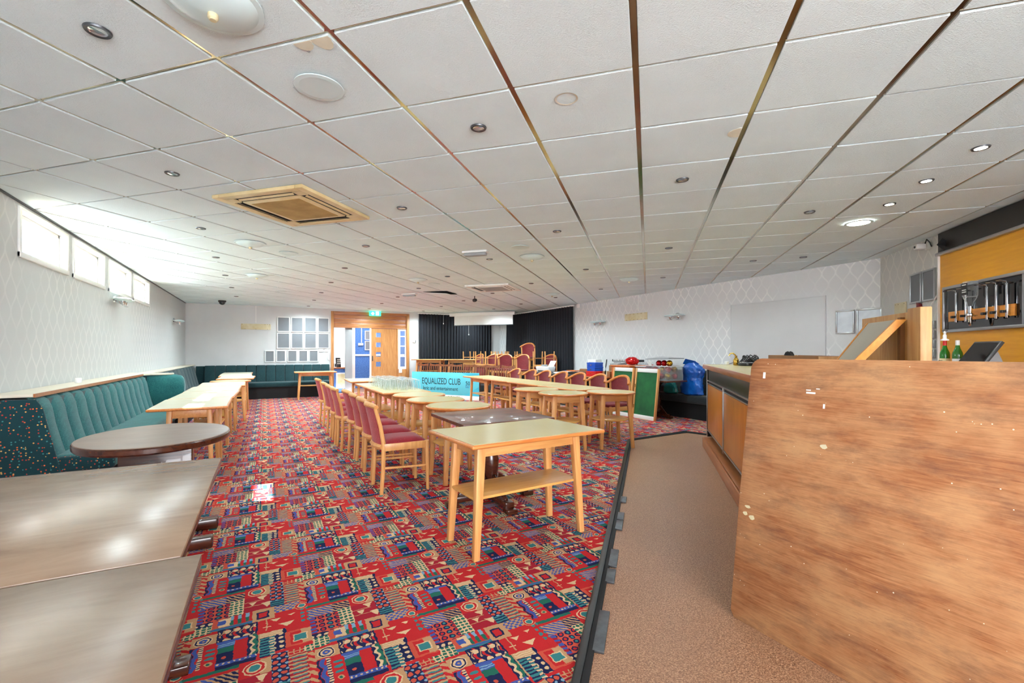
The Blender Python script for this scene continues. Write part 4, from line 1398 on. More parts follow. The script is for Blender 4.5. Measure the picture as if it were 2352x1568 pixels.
for x, y, a, w in ((7.1, 13.85, 30, 'at stage back near the wall gap'), (7.12, 12.5, 70, 'at stage back by the right curtain'), (6.3, 14.3, 10, 'at stage back by the left curtain')):
    AC.put('burgundy bow backed chair standing %s' % w, (x, y, 0.301), R(a + 180), group='chairs on the stage')
    AC.put('upturned bow backed chair stacked legs up %s' % w, (x - 0.125 * math.cos(R(a)), y - 0.125 * math.sin(R(a)), 1.303), rot=(math.pi, 0, R(a)), group='chairs on the stage')
# tables on the stage
RT.put('cream topped beech table on the stage, left one by the curtain', (4.72, 14.28, 0.301), R(-39), group='tables on the stage')
RT.put('cream topped beech table on the stage, right one before the curtain', (5.555, 13.60, 0.301), R(-39), group='tables on the stage')


def slat_chair():
    t = thing('slat_back_chair', '', 'chair')
    for s in (-1, 1):
        MB().bar((-0.19, s * 0.175, 0), (-0.19, s * 0.18, 0.46), (0.03, 0.032)).obj('leg', 'brown_chair', t, bevel=0.004)
        MB().bar((-0.19, s * 0.18, 0.46), (-0.25, s * 0.195, 0.92), (0.03, 0.032), (0.022, 0.028)).obj('back_post', 'brown_chair', t, bevel=0.004)
        MB().bar((0.19, s * 0.19, 0), (0.19, s * 0.19, 0.45), (0.032, 0.032)).obj('leg', 'brown_chair', t, bevel=0.004)
        MB().box(-0.18, 0.18, s * 0.185 - 0.01, s * 0.185 + 0.01, 0.18, 0.205).obj('stretcher', 'brown_chair', t)
    MB().box(-0.21, 0.22, -0.21, 0.21, 0.44, 0.475).obj('seat', 'brown_chair', t, bevel=0.01)
    n = 7
    lo, hi = [], []
    for k in range(n):
        s = -1 + 2 * k / (n - 1)
        lo.append((-0.243, s * 0.185, 0.855))
        hi.append((-0.25, s * 0.205, 0.905 + 0.03 * s * s))
    for k in range(n - 1):
        pass
    vs = []
    for k in range(n):
        for dx in (-0.012, 0.012):
            vs += [(lo[k][0] + dx, lo[k][1], lo[k][2]), (hi[k][0] + dx, hi[k][1], hi[k][2])]
    fs = []
    for k in range(n - 1):
        a, b = 4 * k, 4 * (k + 1)
        fs += [(a, b, b + 1, a + 1), (a + 2, a + 3, b + 3, b + 2), (a + 1, b + 1, b + 3, a + 3), (a, a + 2, b + 2, b)]
    fs += [(0, 1, 3, 2), (4 * (n - 1), 4 * (n - 1) + 2, 4 * (n - 1) + 3, 4 * (n - 1) + 1)]
    MB().add(vs, fs).obj('crest_rail', 'brown_chair', t)
    MB().box(-0.205, -0.185, -0.17, 0.17, 0.52, 0.55).obj('lower_rail', 'brown_chair', t, bevel=0.003)
    for k in range(4):
        y = -0.115 + k * 0.077
        MB().bar((-0.197, y, 0.53), (-0.243, y * 1.05, 0.87), (0.012, 0.028)).obj('slat', 'brown_chair', t, bevel=0.002)
    return t


SC = Kind(slat_chair)
for i in range(8):
    f = i / 7
    x, y = 4.17 + 1.38 * f, 13.82 - 3.12 * f
    if i >= 5:
        x -= 0.03
    SC.put('brown slat back chair in the row behind the aqua banner, %s from the left' % ['first', 'second', 'third', 'fourth', 'fifth', 'sixth', 'seventh', 'eighth'][i], (x, y, 0), R(212 + (4, -5, 2, 6, -3, 0, 3, -2)[i]), group='slat back chairs behind the banner')

# ------------------------------------------------------------------ banner
bn = thing('club_banner', 'aqua club banner board standing in front of the slat back chairs', 'banner', (3.70, 12.86, 0), math.atan2(-1.86, 1.26))
BL, BH = 2.25, 0.73
MB().box(0, BL, -0.006, 0.006, 0.115, BH).obj('board', 'banner', bn, bevel=0.002)
MB().box(0, BL, -0.006, 0.006, 0.0, 0.115).obj('white_strip', 'paperwhite', bn, bevel=0.002)
MB().add([(1.78, -0.0072, 0.115), (2.245, -0.0072, 0.115), (2.245, -0.0072, 0.36)], [(0, 1, 2)]).obj('corner_shape', 'banner_dark', bn, smooth=False)
MB().add([(1.7, -0.0072, 0.72), (2.245, -0.0072, 0.56), (2.245, -0.0072, 0.72)], [(0, 1, 2)]).obj('corner_shape', 'banner_dark', bn, smooth=False)
face = lambda x, z: Matrix.Translation((x, -0.0085, z)) @ Matrix.Rotation(math.pi / 2, 4, 'X')
text_mesh('headline', 'EQUALIZED CLUB', 0.245, 'ink', bn, face(0.36, 0.40), sx=0.66)
text_mesh('subline', 'leric and entertainment', 0.145, 'ink', bn, face(0.40, 0.235), sx=0.86)
text_mesh('fifty', '50', 0.15, 'ink', bn, face(1.83, 0.40), sx=0.95)
MB().box(1.82, 2.06, -0.0085, -0.007, 0.375, 0.385).obj('rule', 'blueink', bn, smooth=False)
text_mesh('small_line', 'YEARS', 0.045, 'blueink', bn, face(1.82, 0.325), sx=1.0)
text_mesh('strip_line', 'LISTEN LOUD & HERE', 0.085, 'ink', bn, face(0.98, 0.03), sx=0.82)
for xx in (0.3, 1.9):
    MB().box(xx, xx + 0.04, 0.006, 0.2, 0.0, 0.02).obj('foot', 'dark_grey', bn)

# ------------------------------------------------------------------ glasses


def pint():
    t = thing('pint_glass', '', 'glass')
    # upturned tapered pint: rim on the table
    MB().lathe([(0.044, 0.0), (0.0435, 0.03), (0.045, 0.045), (0.043, 0.06), (0.035, 0.115), (0.032, 0.148), (0.0, 0.149)], 16, cap=False).obj('body', 'tumbler', t, angle=80)
    MB().lathe([(0.0, 0.128), (0.031, 0.13), (0.0305, 0.144), (0.0, 0.146)], 16, cap=False).obj('thick_base', 'tumbler', t, angle=80)
    return t


PG = Kind(pint)
rg = random.Random(3)
for j in range(12):
    for i in range(5):
        if (j >= 9 and i == 4) or (j == 0 and i in (0, 1)):
            continue
        PG.put('clear upturned pint glass, %s row from the camera, %s from the left' % (NTH[j], NTH[i]), (1.545 + 0.098 * i + rg.uniform(-0.006, 0.006), 6.44 + 0.118 * j + (0.03 if i % 2 else 0) + rg.uniform(-0.008, 0.008), 0.7502), rg.uniform(0, 3), group='upturned pint glasses')

# ------------------------------------------------------------------ bar counter (front runs at 45 degrees)
# local frame: +x along the bar towards the camera end, +y to the serving side (behind), origin at the far front corner
BAR_RZ = R(225)
bar = thing('bar_counter', 'long bar counter with amber door panels and black frieze', 'bar counter', (5.37, 4.25, -0.008), BAR_RZ)
BLn = 4.375
ZT = 1.13
# in this frame local +y points to (0.707,-0.707)


def bbx(x0, x1, y0, y1, z0, z1):
    return MB().box(x0, x1, y0, y1, z0, z1)


bbx(0.02, BLn, 0.02, 0.55, 0.2, 1.07).obj('carcass', 'black_lam', bar)
bbx(-0.03, BLn + 0.02, -0.05, 0.62, 1.10, ZT).obj('worktop', 'cream_lam', bar, bevel=0.004)
bbx(-0.035, BLn + 0.02, -0.065, -0.05, 1.075, ZT + 0.001).obj('worktop_edge', 'bar_edge', bar, bevel=0.004)
bbx(-0.045, -0.03, -0.065, 0.62, 1.075, ZT + 0.001).obj('worktop_edge', 'bar_edge', bar, bevel=0.004)
bbx(0.0, BLn, 0.0, 0.025, 0.915, 1.10).obj('frieze', 'black_lam', bar, bevel=0.002)
bbx(-0.012, 0.02, -0.012, 0.56, 0.14, 1.10).obj('end_panel', 'black_lam', bar)
bbx(-0.016, 0.004, -0.018, 0.004, 0.14, 1.10).obj('corner_trim', 'alu', bar, bevel=0.002)
bbx(0.0, BLn, 0.06, 0.1, 0.0, 0.24).obj('kick_board', 'brown_kick', bar)
bbx(-0.02, BLn, -0.07, -0.045, 0.0, 0.125).obj('foot_board', 'bar_edge', bar, bevel=0.006)
bbx(-0.02, BLn, -0.045, 0.06, 0.09, 0.125).obj('foot_ledge', 'bar_edge', bar, bevel=0.003)
dw = [(0.03, 1.38), (1.42, 2.77), (2.81, 4.16)]
for i, (a, b) in enumerate(dw):
    d_ = bbx(a, b - (0.07 if i == 0 else 0.0), -0.008, 0.012, 0.245, 0.86).obj('door', 'bar_wood', bar, bevel=0.002)
    if i == 0:
        bbx(b - 0.065, b, -0.004, 0.012, 0.24, 0.85).obj('batten', 'beech', bar, bevel=0.002)
    bbx(a, b, -0.012, 0.012, 0.865, 0.875).obj('door_trim', 'alu', d_, bevel=0.001)
    bbx(a, b, -0.002, 0.012, 0.875, 0.905).obj('finger_slot', 'blackmat', d_)
    bbx(a, b, -0.014, 0.012, 0.905, 0.918).obj('door_trim', 'alu', d_, bevel=0.001)
    bbx(a, b, -0.012, 0.012, 0.225, 0.24).obj('door_trim', 'alu', d_, bevel=0.001)
    bbx(b + 0.005, b + 0.03, -0.02, 0.012, 0.2, 0.915).obj('stile', 'alu', bar, bevel=0.003)


def on_bar(u, v, z=ZT):
    """point on the bar: u along from the far corner, v back from the front edge"""
    return (5.37 - u * SQ + v * SQ, 4.25 - u * SQ - v * SQ, z - 0.0075)


rt = thing('router', 'flat black phone base on the bar counter beside the brass tap', 'router', on_bar(0.42, 0.4), R(215))
MB().prism([(0.16 * math.cos(R(k * 22.5)), 0.1 * math.sin(R(k * 22.5))) for k in range(16)], 0, 0.035).obj('body', 'black', rt, bevel=0.008)
MB().box(0.02, 0.1, -0.085, -0.06, 0.012, 0.03).obj('port_row', 'dark_grey', rt)
cbk = thing('cable_bundle', 'tangled black cable bundle lying on the black phone base', 'cable', on_bar(0.45, 0.42, ZT + 0.036))
rc = random.Random(5)
for k in range(7):
    pts = []
    a0 = rc.uniform(0, 6.28)
    for q in range(13):
        a = a0 + q * 6.28 / 12
        pts.append((0.11 * math.cos(a) * rc.uniform(0.6, 1.0) + 0.02 * k - 0.04, 0.07 * math.sin(a), 0.008 + 0.05 * (1 + math.sin(a * 2 + k)) * rc.uniform(0.5, 0.95)))
    MB().tube(pts, 0.005, 6).obj('loop', 'black', cbk)
br = thing('brass_tap', 'old brass beer tap with curved spout on the bar counter', 'tap', on_bar(0.30, 0.30))
MB().lathe([(0.03, 0), (0.036, 0.01), (0.034, 0.07), (0.022, 0.09), (0.014, 0.1)], 16).obj('body', 'brass', br)
MB().tube([(0, 0, 0.09), (0.0, 0.01, 0.13), (-0.02, 0.03, 0.155), (-0.05, 0.05, 0.15), (-0.06, 0.06, 0.12)], 0.009, 8).obj('spout', 'brass', br)
MB().box(-0.012, 0.012, -0.012, 0.012, 0.1, 0.125).obj('knob', 'brass', br, bevel=0.004)
for k, (u, v, lab) in enumerate(((0.10, 0.22, 'near the bar end'), (0.2, 0.38, 'beside the black phone base'))):
    wp = thing('plug_lead', 'white plug and short lead on the bar counter %s' % lab, 'plug', on_bar(u, v), R(40 * k), 'white plugs on the bar')
    MB().box(-0.025, 0.025, -0.02, 0.02, 0, 0.045).obj('plug', 'white', wp, bevel=0.006)
    MB().tube([(0.02, 0, 0.012), (0.08, 0.03, 0.008), (0.12, -0.02, 0.03), (0.17, 0.02, 0.006)], 0.004, 6).obj('lead', 'white' if k else 'brown_kick', wp)
tag(MB().tube([(0, 0, 0.006), (0.06, 0.04, 0.02), (0.1, -0.02, 0.006), (0.16, 0.03, 0.012)], 0.006, 6).obj('brown_lead', 'brown_kick', loc=on_bar(0.05, 0.36)), 'short brown lead at the far end of the bar counter', 'cable')
ty = thing('shallow_tray', 'long shallow brown tray on the bar counter behind the plywood', 'tray', on_bar(2.70, 0.40), BAR_RZ)
MB().box(-0.62, 0.62, -0.12, 0.12, 0, 0.015).obj('base', 'card', ty)
for s in (-1, 1):
    MB().box(-0.62, 0.62, s * 0.12 - 0.008, s * 0.12 + 0.008, 0, 0.145).obj('side', 'card', ty, bevel=0.002)
    MB().box(s * 0.62 - 0.008, s * 0.62 + 0.008, -0.11, 0.11, 0, 0.145).obj('end', 'pine', ty, bevel=0.002)
sl_ = thing('black_rag', 'crumpled black cloth lump sitting in the shallow tray', 'cloth', on_bar(2.26, 0.40, ZT + 0.016))
MB().ball((0, 0, 0.075), (0.05, 0.04, 0.075), 9, 6).ball((0.03, 0.01, 0.12), (0.03, 0.03, 0.045), 8, 5).ball((-0.03, 0.0, 0.12), (0.028, 0.03, 0.045), 8, 5).obj('cloth', 'blackmat', sl_)
# pine lectern-like rack on the counter
pn = thing('pine_rack', 'pine rack with a sloping grey board standing on the bar counter', 'rack', on_bar(3.72, 0.52), BAR_RZ)
MB().box(-0.36, 0.18, 0.0, 0.03, 0, 0.385).obj('back_board', 'pine', pn, bevel=0.003)
MB().box(0.215, 0.335, -0.02, 0.03, 0, 0.40).obj('end_post', 'pine', pn, bevel=0.004)
MB().box(0.12, 0.15, -0.02, 0.0, 0, 0.36).obj('upright', 'card', pn)
MB().hexa([(-0.02, -0.34, 0.0), (0.14, -0.34, 0.0), (0.14, -0.30, 0.0), (-0.02, -0.30, 0.0)], [(-0.12, -0.06, 0.345), (0.20, -0.06, 0.345), (0.20, -0.03, 0.345), (-0.12, -0.03, 0.345)]).obj('sloping_board', 'grey_board', pn, bevel=0.002)
MB().hexa([(0.14, -0.345, 0.0), (0.155, -0.345, 0.0), (0.155, -0.295, 0.0), (0.14, -0.295, 0.0)], [(0.20, -0.065, 0.345), (0.215, -0.065, 0.345), (0.215, -0.02, 0.345), (0.20, -0.02, 0.345)]).obj('edge_batten', 'orange_rail', pn)
MB().hexa([(-0.035, -0.345, 0.0), (-0.02, -0.345, 0.0), (-0.02, -0.295, 0.0), (-0.035, -0.295, 0.0)], [(-0.135, -0.065, 0.345), (-0.12, -0.065, 0.345), (-0.12, -0.02, 0.345), (-0.135, -0.02, 0.345)]).obj('edge_batten', 'orange_rail', pn)
MB().lathe([(0.01, 0), (0.01, 0.02), (0.0, 0.022)], 8, (-0.31, -0.012, 0.16), axis='y').obj('peg', 'white', pn)

# plywood board leaning on the bar
pb = thing('plywood_board', 'large weathered plywood board leaning on the bar at the right', 'board', (2.03, 1.48, -0.008))
H_, Ln = 1.285, 1.75
r_ = 0.055
outl = []
for k in range(7):
    a = math.pi / 2 * k / 6
    outl.append((-(r_ - r_ * math.cos(math.pi / 2 - a)) if False else -(r_ - r_ * math.sin(a)) - 0.0, H_ - r_ + r_ * math.cos(math.pi / 2 - a) * 1.0))
pts = [(-Ln, 0.0), (-Ln, H_)]
for k in range(7):
    a = math.pi / 2 * (1 - k / 6)
    pts.append((-r_ + r_ * math.cos(a), H_ - r_ + r_ * math.sin(a)))
pts += [(0.004, 0.6), (0.0, 0.03), (-0.02, 0.0)]
pm = MB().prism(pts, 0.0, 0.018)
lean = math.atan2(0.172, 1.275)
pm.xf(Matrix.Rotation(lean, 4, 'Y') @ Matrix(((0, 0, 1, 0), (1, 0, 0, 0), (0, 1, 0, 0), (0, 0, 0, 1))))
pm.obj('sheet', 'plywood', pb, bevel=0.003)
Lm = Matrix.Rotation(lean, 4, 'Y')
for y, z, w, h in ((-0.075, 1.20, 0.012, 0.03), (-0.3, 1.13, 0.04, 0.008), (-0.29, 1.142, 0.02, 0.005), (-0.33, 1.15, 0.015, 0.004), (-0.36, 1.075, 0.008, 0.02)):
    MB().box(-0.0012, 0.001, y - w / 2, y + w / 2, z - h / 2, z + h / 2).xf(Lm).obj('paint_mark', 'paperwhite', pb, smooth=False)
for y, z, w, h in ((-0.035, 0.51, 0.025, 0.018), (-0.07, 0.50, 0.03, 0.022), (-0.045, 0.545, 0.03, 0.014), (-0.37, 0.9, 0.03, 0.02)):
    MB().prism([(w / 2 * math.cos(k * 0.7) * (1 + 0.2 * math.sin(3 * k)), h / 2 * math.sin(k * 0.7) * (1 + 0.2 * math.cos(2 * k))) for k in range(9)], -0.0012, 0.001).xf(Lm @ Matrix.Translation((0, y, z)) @ Matrix(((0, 0, 1, 0), (1, 0, 0, 0), (0, 1, 0, 0), (0, 0, 0, 1)))).obj('filler_patch', 'cream_board', pb, smooth=False)

# ------------------------------------------------------------------ bar back on the angled wall
# local frame: +x along the wall toward the camera side, +y out of the wall into the room
bbk = thing('optic_display', 'yellow veneer bar back with black mirrored optic recess', 'bar back', (6.59, 6.59 - K, 0), R(225))
# local -y points into the room here
MB().box(0.0, 2.1, -0.03, -0.002, 1.12, 2.355).obj('veneer_panel', 'yellow', bbk)
MB().box(0.0, 2.1, -0.05, -0.002, 2.385, 2.60).obj('fascia', 'black_lam', bbk)
MB().box(-0.01, 2.1, -0.075, -0.002, 2.355, 2.385).obj('fascia_trim', 'alu', bbk, bevel=0.004)
MB().box(-0.012, 0.0, -0.05, -0.002, 1.12, 2.6).obj('edge_trim', 'white', bbk)
MB().box(0.12, 1.20, -0.036, -0.03, 1.535, 1.965).obj('mirror', 'blackglass', bbk)
for a, b, z0, z1 in ((0.09, 1.235, 1.505, 1.535), (0.09, 1.235, 1.965, 1.995), (0.09, 0.12, 1.535, 1.965), (1.2, 1.245, 1.535, 1.965)):
    MB().box(a, b, -0.06, -0.03, z0, z1).obj('recess_frame', 'alu', bbk, bevel=0.004)
MB().box(0.19, 1.11, -0.055, -0.036, 1.615, 1.72).obj('optic_rail', 'orange_rail', bbk, bevel=0.003)
for i, u in enumerate((0.35, 0.50, 0.80, 0.92, 1.05)):
    op = thing('optic_bracket', 'empty chrome spirit optic bracket on the orange rail, %s from the left' % ['first', 'second', 'third', 'fourth', 'fifth'][i], 'optic', (6.59 - (u) * SQ - 0.058 * SQ, 6.59 - K - u * SQ + 0.058 * SQ, 1.60), R(225), 'empty optic brackets')
    MB().box(-0.012, 0.012, -0.02, 0.0, 0.0, 0.31).obj('channel', 'chrome', op, bevel=0.004)
    MB().tube([(0, -0.012, 0.30), (0, -0.02, 0.325), (-0.015, -0.05, 0.335), (-0.05, -0.075, 0.333)], 0.006, 8).obj('arm', 'chrome', op)
    MB().box(-0.075, -0.035, -0.09, -0.07, 0.325, 0.338).obj('clip', 'black', op, bevel=0.003)
    MB().box(-0.035, -0.005, -0.045, -0.02, 0.045, 0.07).obj('lever', 'black', op, bevel=0.003)
ob = thing('spirit_bottle', 'upturned square spirit bottle with black label on the optic rail', 'bottle', (6.59 - 0.655 * SQ - 0.12 * SQ, 6.59 - K - 0.655 * SQ + 0.12 * SQ, 1.55), R(225))
MB().box(-0.048, 0.048, -0.045, 0.045, 0.28, 0.435).obj('body', 'tumbler', ob, bevel=0.016, seg=3)
MB().lathe([(0.018, 0.17), (0.02, 0.2), (0.026, 0.225), (0.05, 0.27), (0.052, 0.285)], 14).obj('shoulder', 'tumbler', ob)
MB().box(-0.047, 0.047, -0.0475, -0.046, 0.30, 0.415).obj('label', 'label_black', ob, smooth=False)
for z in (0.325, 0.345, 0.395):
    MB().box(-0.03, 0.03, -0.0485, -0.047, z, z + 0.008).obj('label_print', 'paperwhite', ob, smooth=False)
MB().lathe([(0.014, 0.05), (0.02, 0.09), (0.03, 0.1), (0.03, 0.115), (0.016, 0.125), (0.02, 0.19)], 14).obj('optic_valve', 'chrome', ob)
MB().lathe([(0.006, 0.0), (0.014, 0.01), (0.018, 0.055)], 12).obj('spout', 'chrome', ob)
MB().tube([(0, 0.03, 0.1), (0, 0.055, 0.1)], 0.008, 8).obj('mount', 'chrome', ob)
# back counter below, hidden for the most part by the plywood
bc = thing('back_counter', 'dark back counter below the yellow bar back', 'counter', (6.59 - 0.02 * SQ, 6.59 - K - 0.02 * SQ, -0.008), R(225))
MB().box(0.0, 2.0, -0.55, -0.004, 0, 1.07).obj('body', 'black_lam', bc)
MB().box(-0.02, 2.02, -0.58, -0.004, 1.07, 1.108).obj('worktop', 'bar_edge', bc, bevel=0.004)


def on_back(u, v, z=1.1008):
    return (6.57 - u * SQ - v * SQ, 6.59 - K - u * SQ + v * SQ, z)


def bottle(loc, label, cap, lab, pourer):
    t = thing('bottle', label, 'bottle', loc, R(225), 'green bottles on the back counter')
    MB().lathe([(0.034, 0), (0.037, 0.006), (0.037, 0.165), (0.034, 0.19), (0.02, 0.225), (0.0145, 0.25), (0.0145, 0.29)], 20).obj('body', 'greenglass', t)
    MB().lathe([(0.0378, 0.04), (0.0378, 0.135)], 20, cap=False).obj('label', lab, t)
    MB().lathe([(0.0155, 0.255), (0.0155, 0.29), (0.015, 0.3)], 14).obj('cap', cap, t)
    if pourer:
        text_mesh('label_print', 'JAMESON', 0.014, 'ink', t, Matrix.Translation((-0.02, -0.0385, 0.11)) @ Matrix.Rotation(math.pi / 2, 4, 'X'), 0.0004)
        MB().lathe([(0.03, 0.3), (0.03, 0.31), (0.014, 0.32), (0.014, 0.35), (0.008, 0.36), (0.012, 0.375), (0.004, 0.39)], 12).obj('pourer', 'white', t)
        MB().box(-0.035, 0.035, -0.004, 0.004, 0.39, 0.396).obj('pourer_lever', 'black', t)
    return t


bottle(on_back(0.965, 0.47), 'green whiskey bottle with cream label and white pourer beside the till', 'redbox', 'label_cream', True)
bottle(on_back(1.11, 0.45), 'shorter green bottle with white cap half behind the till', 'white', 'paperwhite', False)
tl_ = thing('till_screen', 'tilted dark touchscreen till on the back counter', 'till', on_back(1.42, 0.44), R(225))
MB().hexa([(-0.16, -0.12, 0.06), (0.16, -0.12, 0.06), (0.16, -0.1, 0.045), (-0.16, -0.1, 0.045)], [(-0.16, 0.03, 0.285), (0.16, 0.03, 0.285), (0.16, 0.05, 0.27), (-0.16, 0.05, 0.27)]).obj('screen', 'dark_grey', tl_, bevel=0.004)
MB().add([(-0.145, -0.117, 0.077), (0.145, -0.117, 0.077), (0.145, 0.018, 0.272), (-0.145, 0.018, 0.272)], [(0, 1, 2, 3)]).obj('display', 'blackglass', tl_, smooth=False)
MB().hexa([(-0.08, -0.1, 0.0), (0.08, -0.1, 0.0), (0.08, 0.13, 0.0), (-0.08, 0.13, 0.0)], [(-0.05, 0.0, 0.17), (0.05, 0.0, 0.17), (0.05, 0.07, 0.2), (-0.05, 0.07, 0.2)]).obj('stand', 'grey_plastic', tl_, bevel=0.006)
tag(MB().tube([(0, 0, 0.008), (0.08, 0.03, 0.03), (0.14, -0.02, 0.06), (0.2, 0.02, 0.01)], 0.007, 6).obj('till_cable', 'black', loc=on_back(1.98, 0.2), rz=R(225)), 'loose black cable behind the till on the back counter', 'cable')
tag(MB().add([(0, 0, 0), (-0.03, -0.03, 0.0), (0, -0.09, 0.02), (0.03, -0.03, 0), (0, 0, 0.06), (0, -0.04, 0.09), (0, -0.02, -0.05)], [(0, 1, 2), (0, 2, 3), (1, 2, 4), (2, 3, 4), (1, 4, 0), (3, 4, 0), (4, 5, 2), (1, 6, 2), (3, 6, 2)]).obj('wall_hook', 'blackmat', loc=(6.59 - 0.16 * SQ - 0.052 * SQ, 6.59 - K - 0.16 * SQ + 0.052 * SQ, 2.43), rz=R(225)), 'small black star shaped bracket on the black fascia', 'bracket')

# ------------------------------------------------------------------ angled wall: frames, camera, switches
for i, uu in enumerate((-0.64, -0.37)):
    cu_, hw = uu + 0.125, 0.125
    t = thing('picture_frame', 'silver framed grey sheet on the angled wall, %s of the joined pair' % ('left' if i == 0 else 'right'), 'picture frame', (6.59 - cu_ * SQ - 0.002, 6.59 - K - cu_ * SQ + 0.002, 1.885), R(225), 'joined silver frames on the angled wall')
    MB().box(-hw, hw, -0.022, 0, 0, 0.02).box(-hw, hw, -0.022, 0, 0.345, 0.365).box(-hw, -hw + 0.02, -0.022, 0, 0.02, 0.345).box(hw - 0.02, hw, -0.022, 0, 0.02, 0.345).obj('frame', 'alu', t, bevel=0.003)
    MB().box(-hw + 0.02, hw - 0.02, -0.012, -0.002, 0.02, 0.345).obj('film', 'photo_grey', t, smooth=False)


def dwall(u, z, off=0.002):
    return (6.59 - u * SQ - off * SQ, 6.59 - K - u * SQ + off * SQ, z)


pc_ = tag(MB().box(-0.14, 0.14, -0.012, 0.0, 0, 0.14).obj('wall_plaque', 'cream_board', loc=dwall(-0.88, 1.79), rz=R(225), bevel=0.003), 'stained cream plate on the angled wall above the pine rack', 'wall board')
for sx_ in (-0.11, -0.04, 0.1):
    MB().lathe([(0.005, 0), (0.005, 0.002)], 8, (sx_, -0.014, 0.12), axis='y').obj('screw_hole', 'blackmat', pc_)
rdp = tag(MB().prism([(-0.05, 0.0), (0.06, 0.0), (0.01, 0.18), (-0.05, 0.2)], 0.0, 0.03).xf(Matrix(((1, 0, 0, 0), (0, 0, -1, 0), (0, 1, 0, 0), (0, 0, 0, 1)))).obj('red_bracket', 'burg', loc=dwall(-0.42, 1.69), rz=R(225), bevel=0.004), 'dark red wedge fixed below the joined silver frames', 'bracket')
for k, z in enumerate((1.56, 1.45, 1.34, 1.23)):
    sw_ = thing('wall_socket', 'chrome edged socket in a vertical stack, %s from the top' % ['first', 'second', 'third', 'fourth'][k], 'socket', dwall(-0.2, z), R(225), 'stack of sockets on the angled wall')
    MB().box(-0.07, 0.07, -0.02, 0, 0, 0.09).obj('plate', 'grey_plastic', sw_, bevel=0.004)
    MB().box(0.055, 0.075, -0.026, -0.018, 0.0, 0.09).obj('chrome_edge', 'chrome', sw_, bevel=0.002)
cc = thing('cctv_camera', 'small white security camera at the top of the angled wall', 'camera', dwall(-0.26, 2.47), R(225))
MB().lathe([(0.045, 0), (0.045, 0.03)], 16, (0, -0.03, 0.05), axis='y').obj('base', 'white', cc)
MB().box(-0.06, 0.02, -0.13, -0.03, 0.02, 0.085).obj('body', 'white', cc, bevel=0.015, seg=3)
MB().lathe([(0.014, 0), (0.014, 0.006)], 12, (-0.02, -0.135, 0.05), axis='y').obj('lens', 'black', cc)
MB().tube([(0.02, -0.05, 0.08), (0.05, -0.05, 0.12), (0.07, -0.03, 0.08), (0.07, -0.012, 0.03)], 0.007, 6).obj('lead', 'black', cc)
tag(MB().tube([dwall(-0.06, 2.6, 0.012), dwall(-0.05, 2.3, 0.012), dwall(-0.07, 1.95, 0.012), dwall(-0.2, 1.8, 0.03), dwall(-0.42, 1.70, 0.05)], 0.007, 6).obj('wall_cable', 'white'), 'white cable hanging down the angled wall beside the bar back', 'cable')
tag(MB().tube([dwall(-0.02, 2.6, 0.01), dwall(-0.02, 2.2, 0.01), dwall(-0.05, 2.0, 0.01), dwall(-0.05, 1.3, 0.01)], 0.006, 6).obj('wall_cable', 'grey_plastic'), 'grey cable stapled straight down beside the bar back edge', 'cable')

# ------------------------------------------------------------------ right wall
wpan = thing('wall_panel', 'large white painted board fixed to the right wall above the bar', 'wall board', (XR - 0.001, 4.7, 0.95), R(-90))
MB().box(-0.8, 0.8, -0.018, 0, 0, 1.2).obj('board', 'wall', wpan, bevel=0.003)
for a, b, c_, d_ in ((-0.815, 0.815, -0.015, 0.0), (-0.815, 0.815, 1.2, 1.215), (-0.815, -0.8, 0, 1.2), (0.8, 0.815, 0, 1.2)):
    MB().box(a, b, -0.024, 0, c_, d_).obj('edge_bead', 'wall', wpan)
rw = lambda y, z: (XR - 0.001, y, z)
t = frame('silver framed crinkled film on the right wall, smaller left one', lambda x, z: rw(3.62, z), -0.125, 0.125, 1.565, 1.915, 0.022, 'silver frames on the right wall', 'alu', 'silver_card', R(-90))
t = frame('silver framed crinkled film on the right wall, larger one behind the pine rack', lambda x, z: rw(3.31, z), -0.16, 0.16, 1.42, 1.92, 0.025, 'silver frames on the right wall', 'alu', 'silver_card', R(-90))
pr_ = tag(MB().box(XR - 0.013, XR - 0.001, 7.62, 8.35, 2.03, 2.19).obj('wall_plaque', 'cream_board', bevel=0.003), 'stained cream board on the right wall between the double wall lamps', 'wall board')
for k in range(6):
    for z in (2.045, 2.175):
        MB().lathe([(0.007, 0), (0.007, 0.003)], 8, (XR - 0.016, 7.68 + k * 0.12, z), axis='x').obj('screw_hole', 'blackmat', pr_)
tag(MB().box(XR - 0.014, XR - 0.001, 7.89, 7.91, 2.24, 2.6).obj('cable_trunking', 'white'), 'short white cable cover above the board on the right wall', 'cable cover')
tag(MB().box(XR - 0.05, XR - 0.001, 10.13, 10.22, 2.5, 2.6).obj('sensor_box', 'white', bevel=0.006), 'small white sensor high beside the right stage curtain', 'sensor')


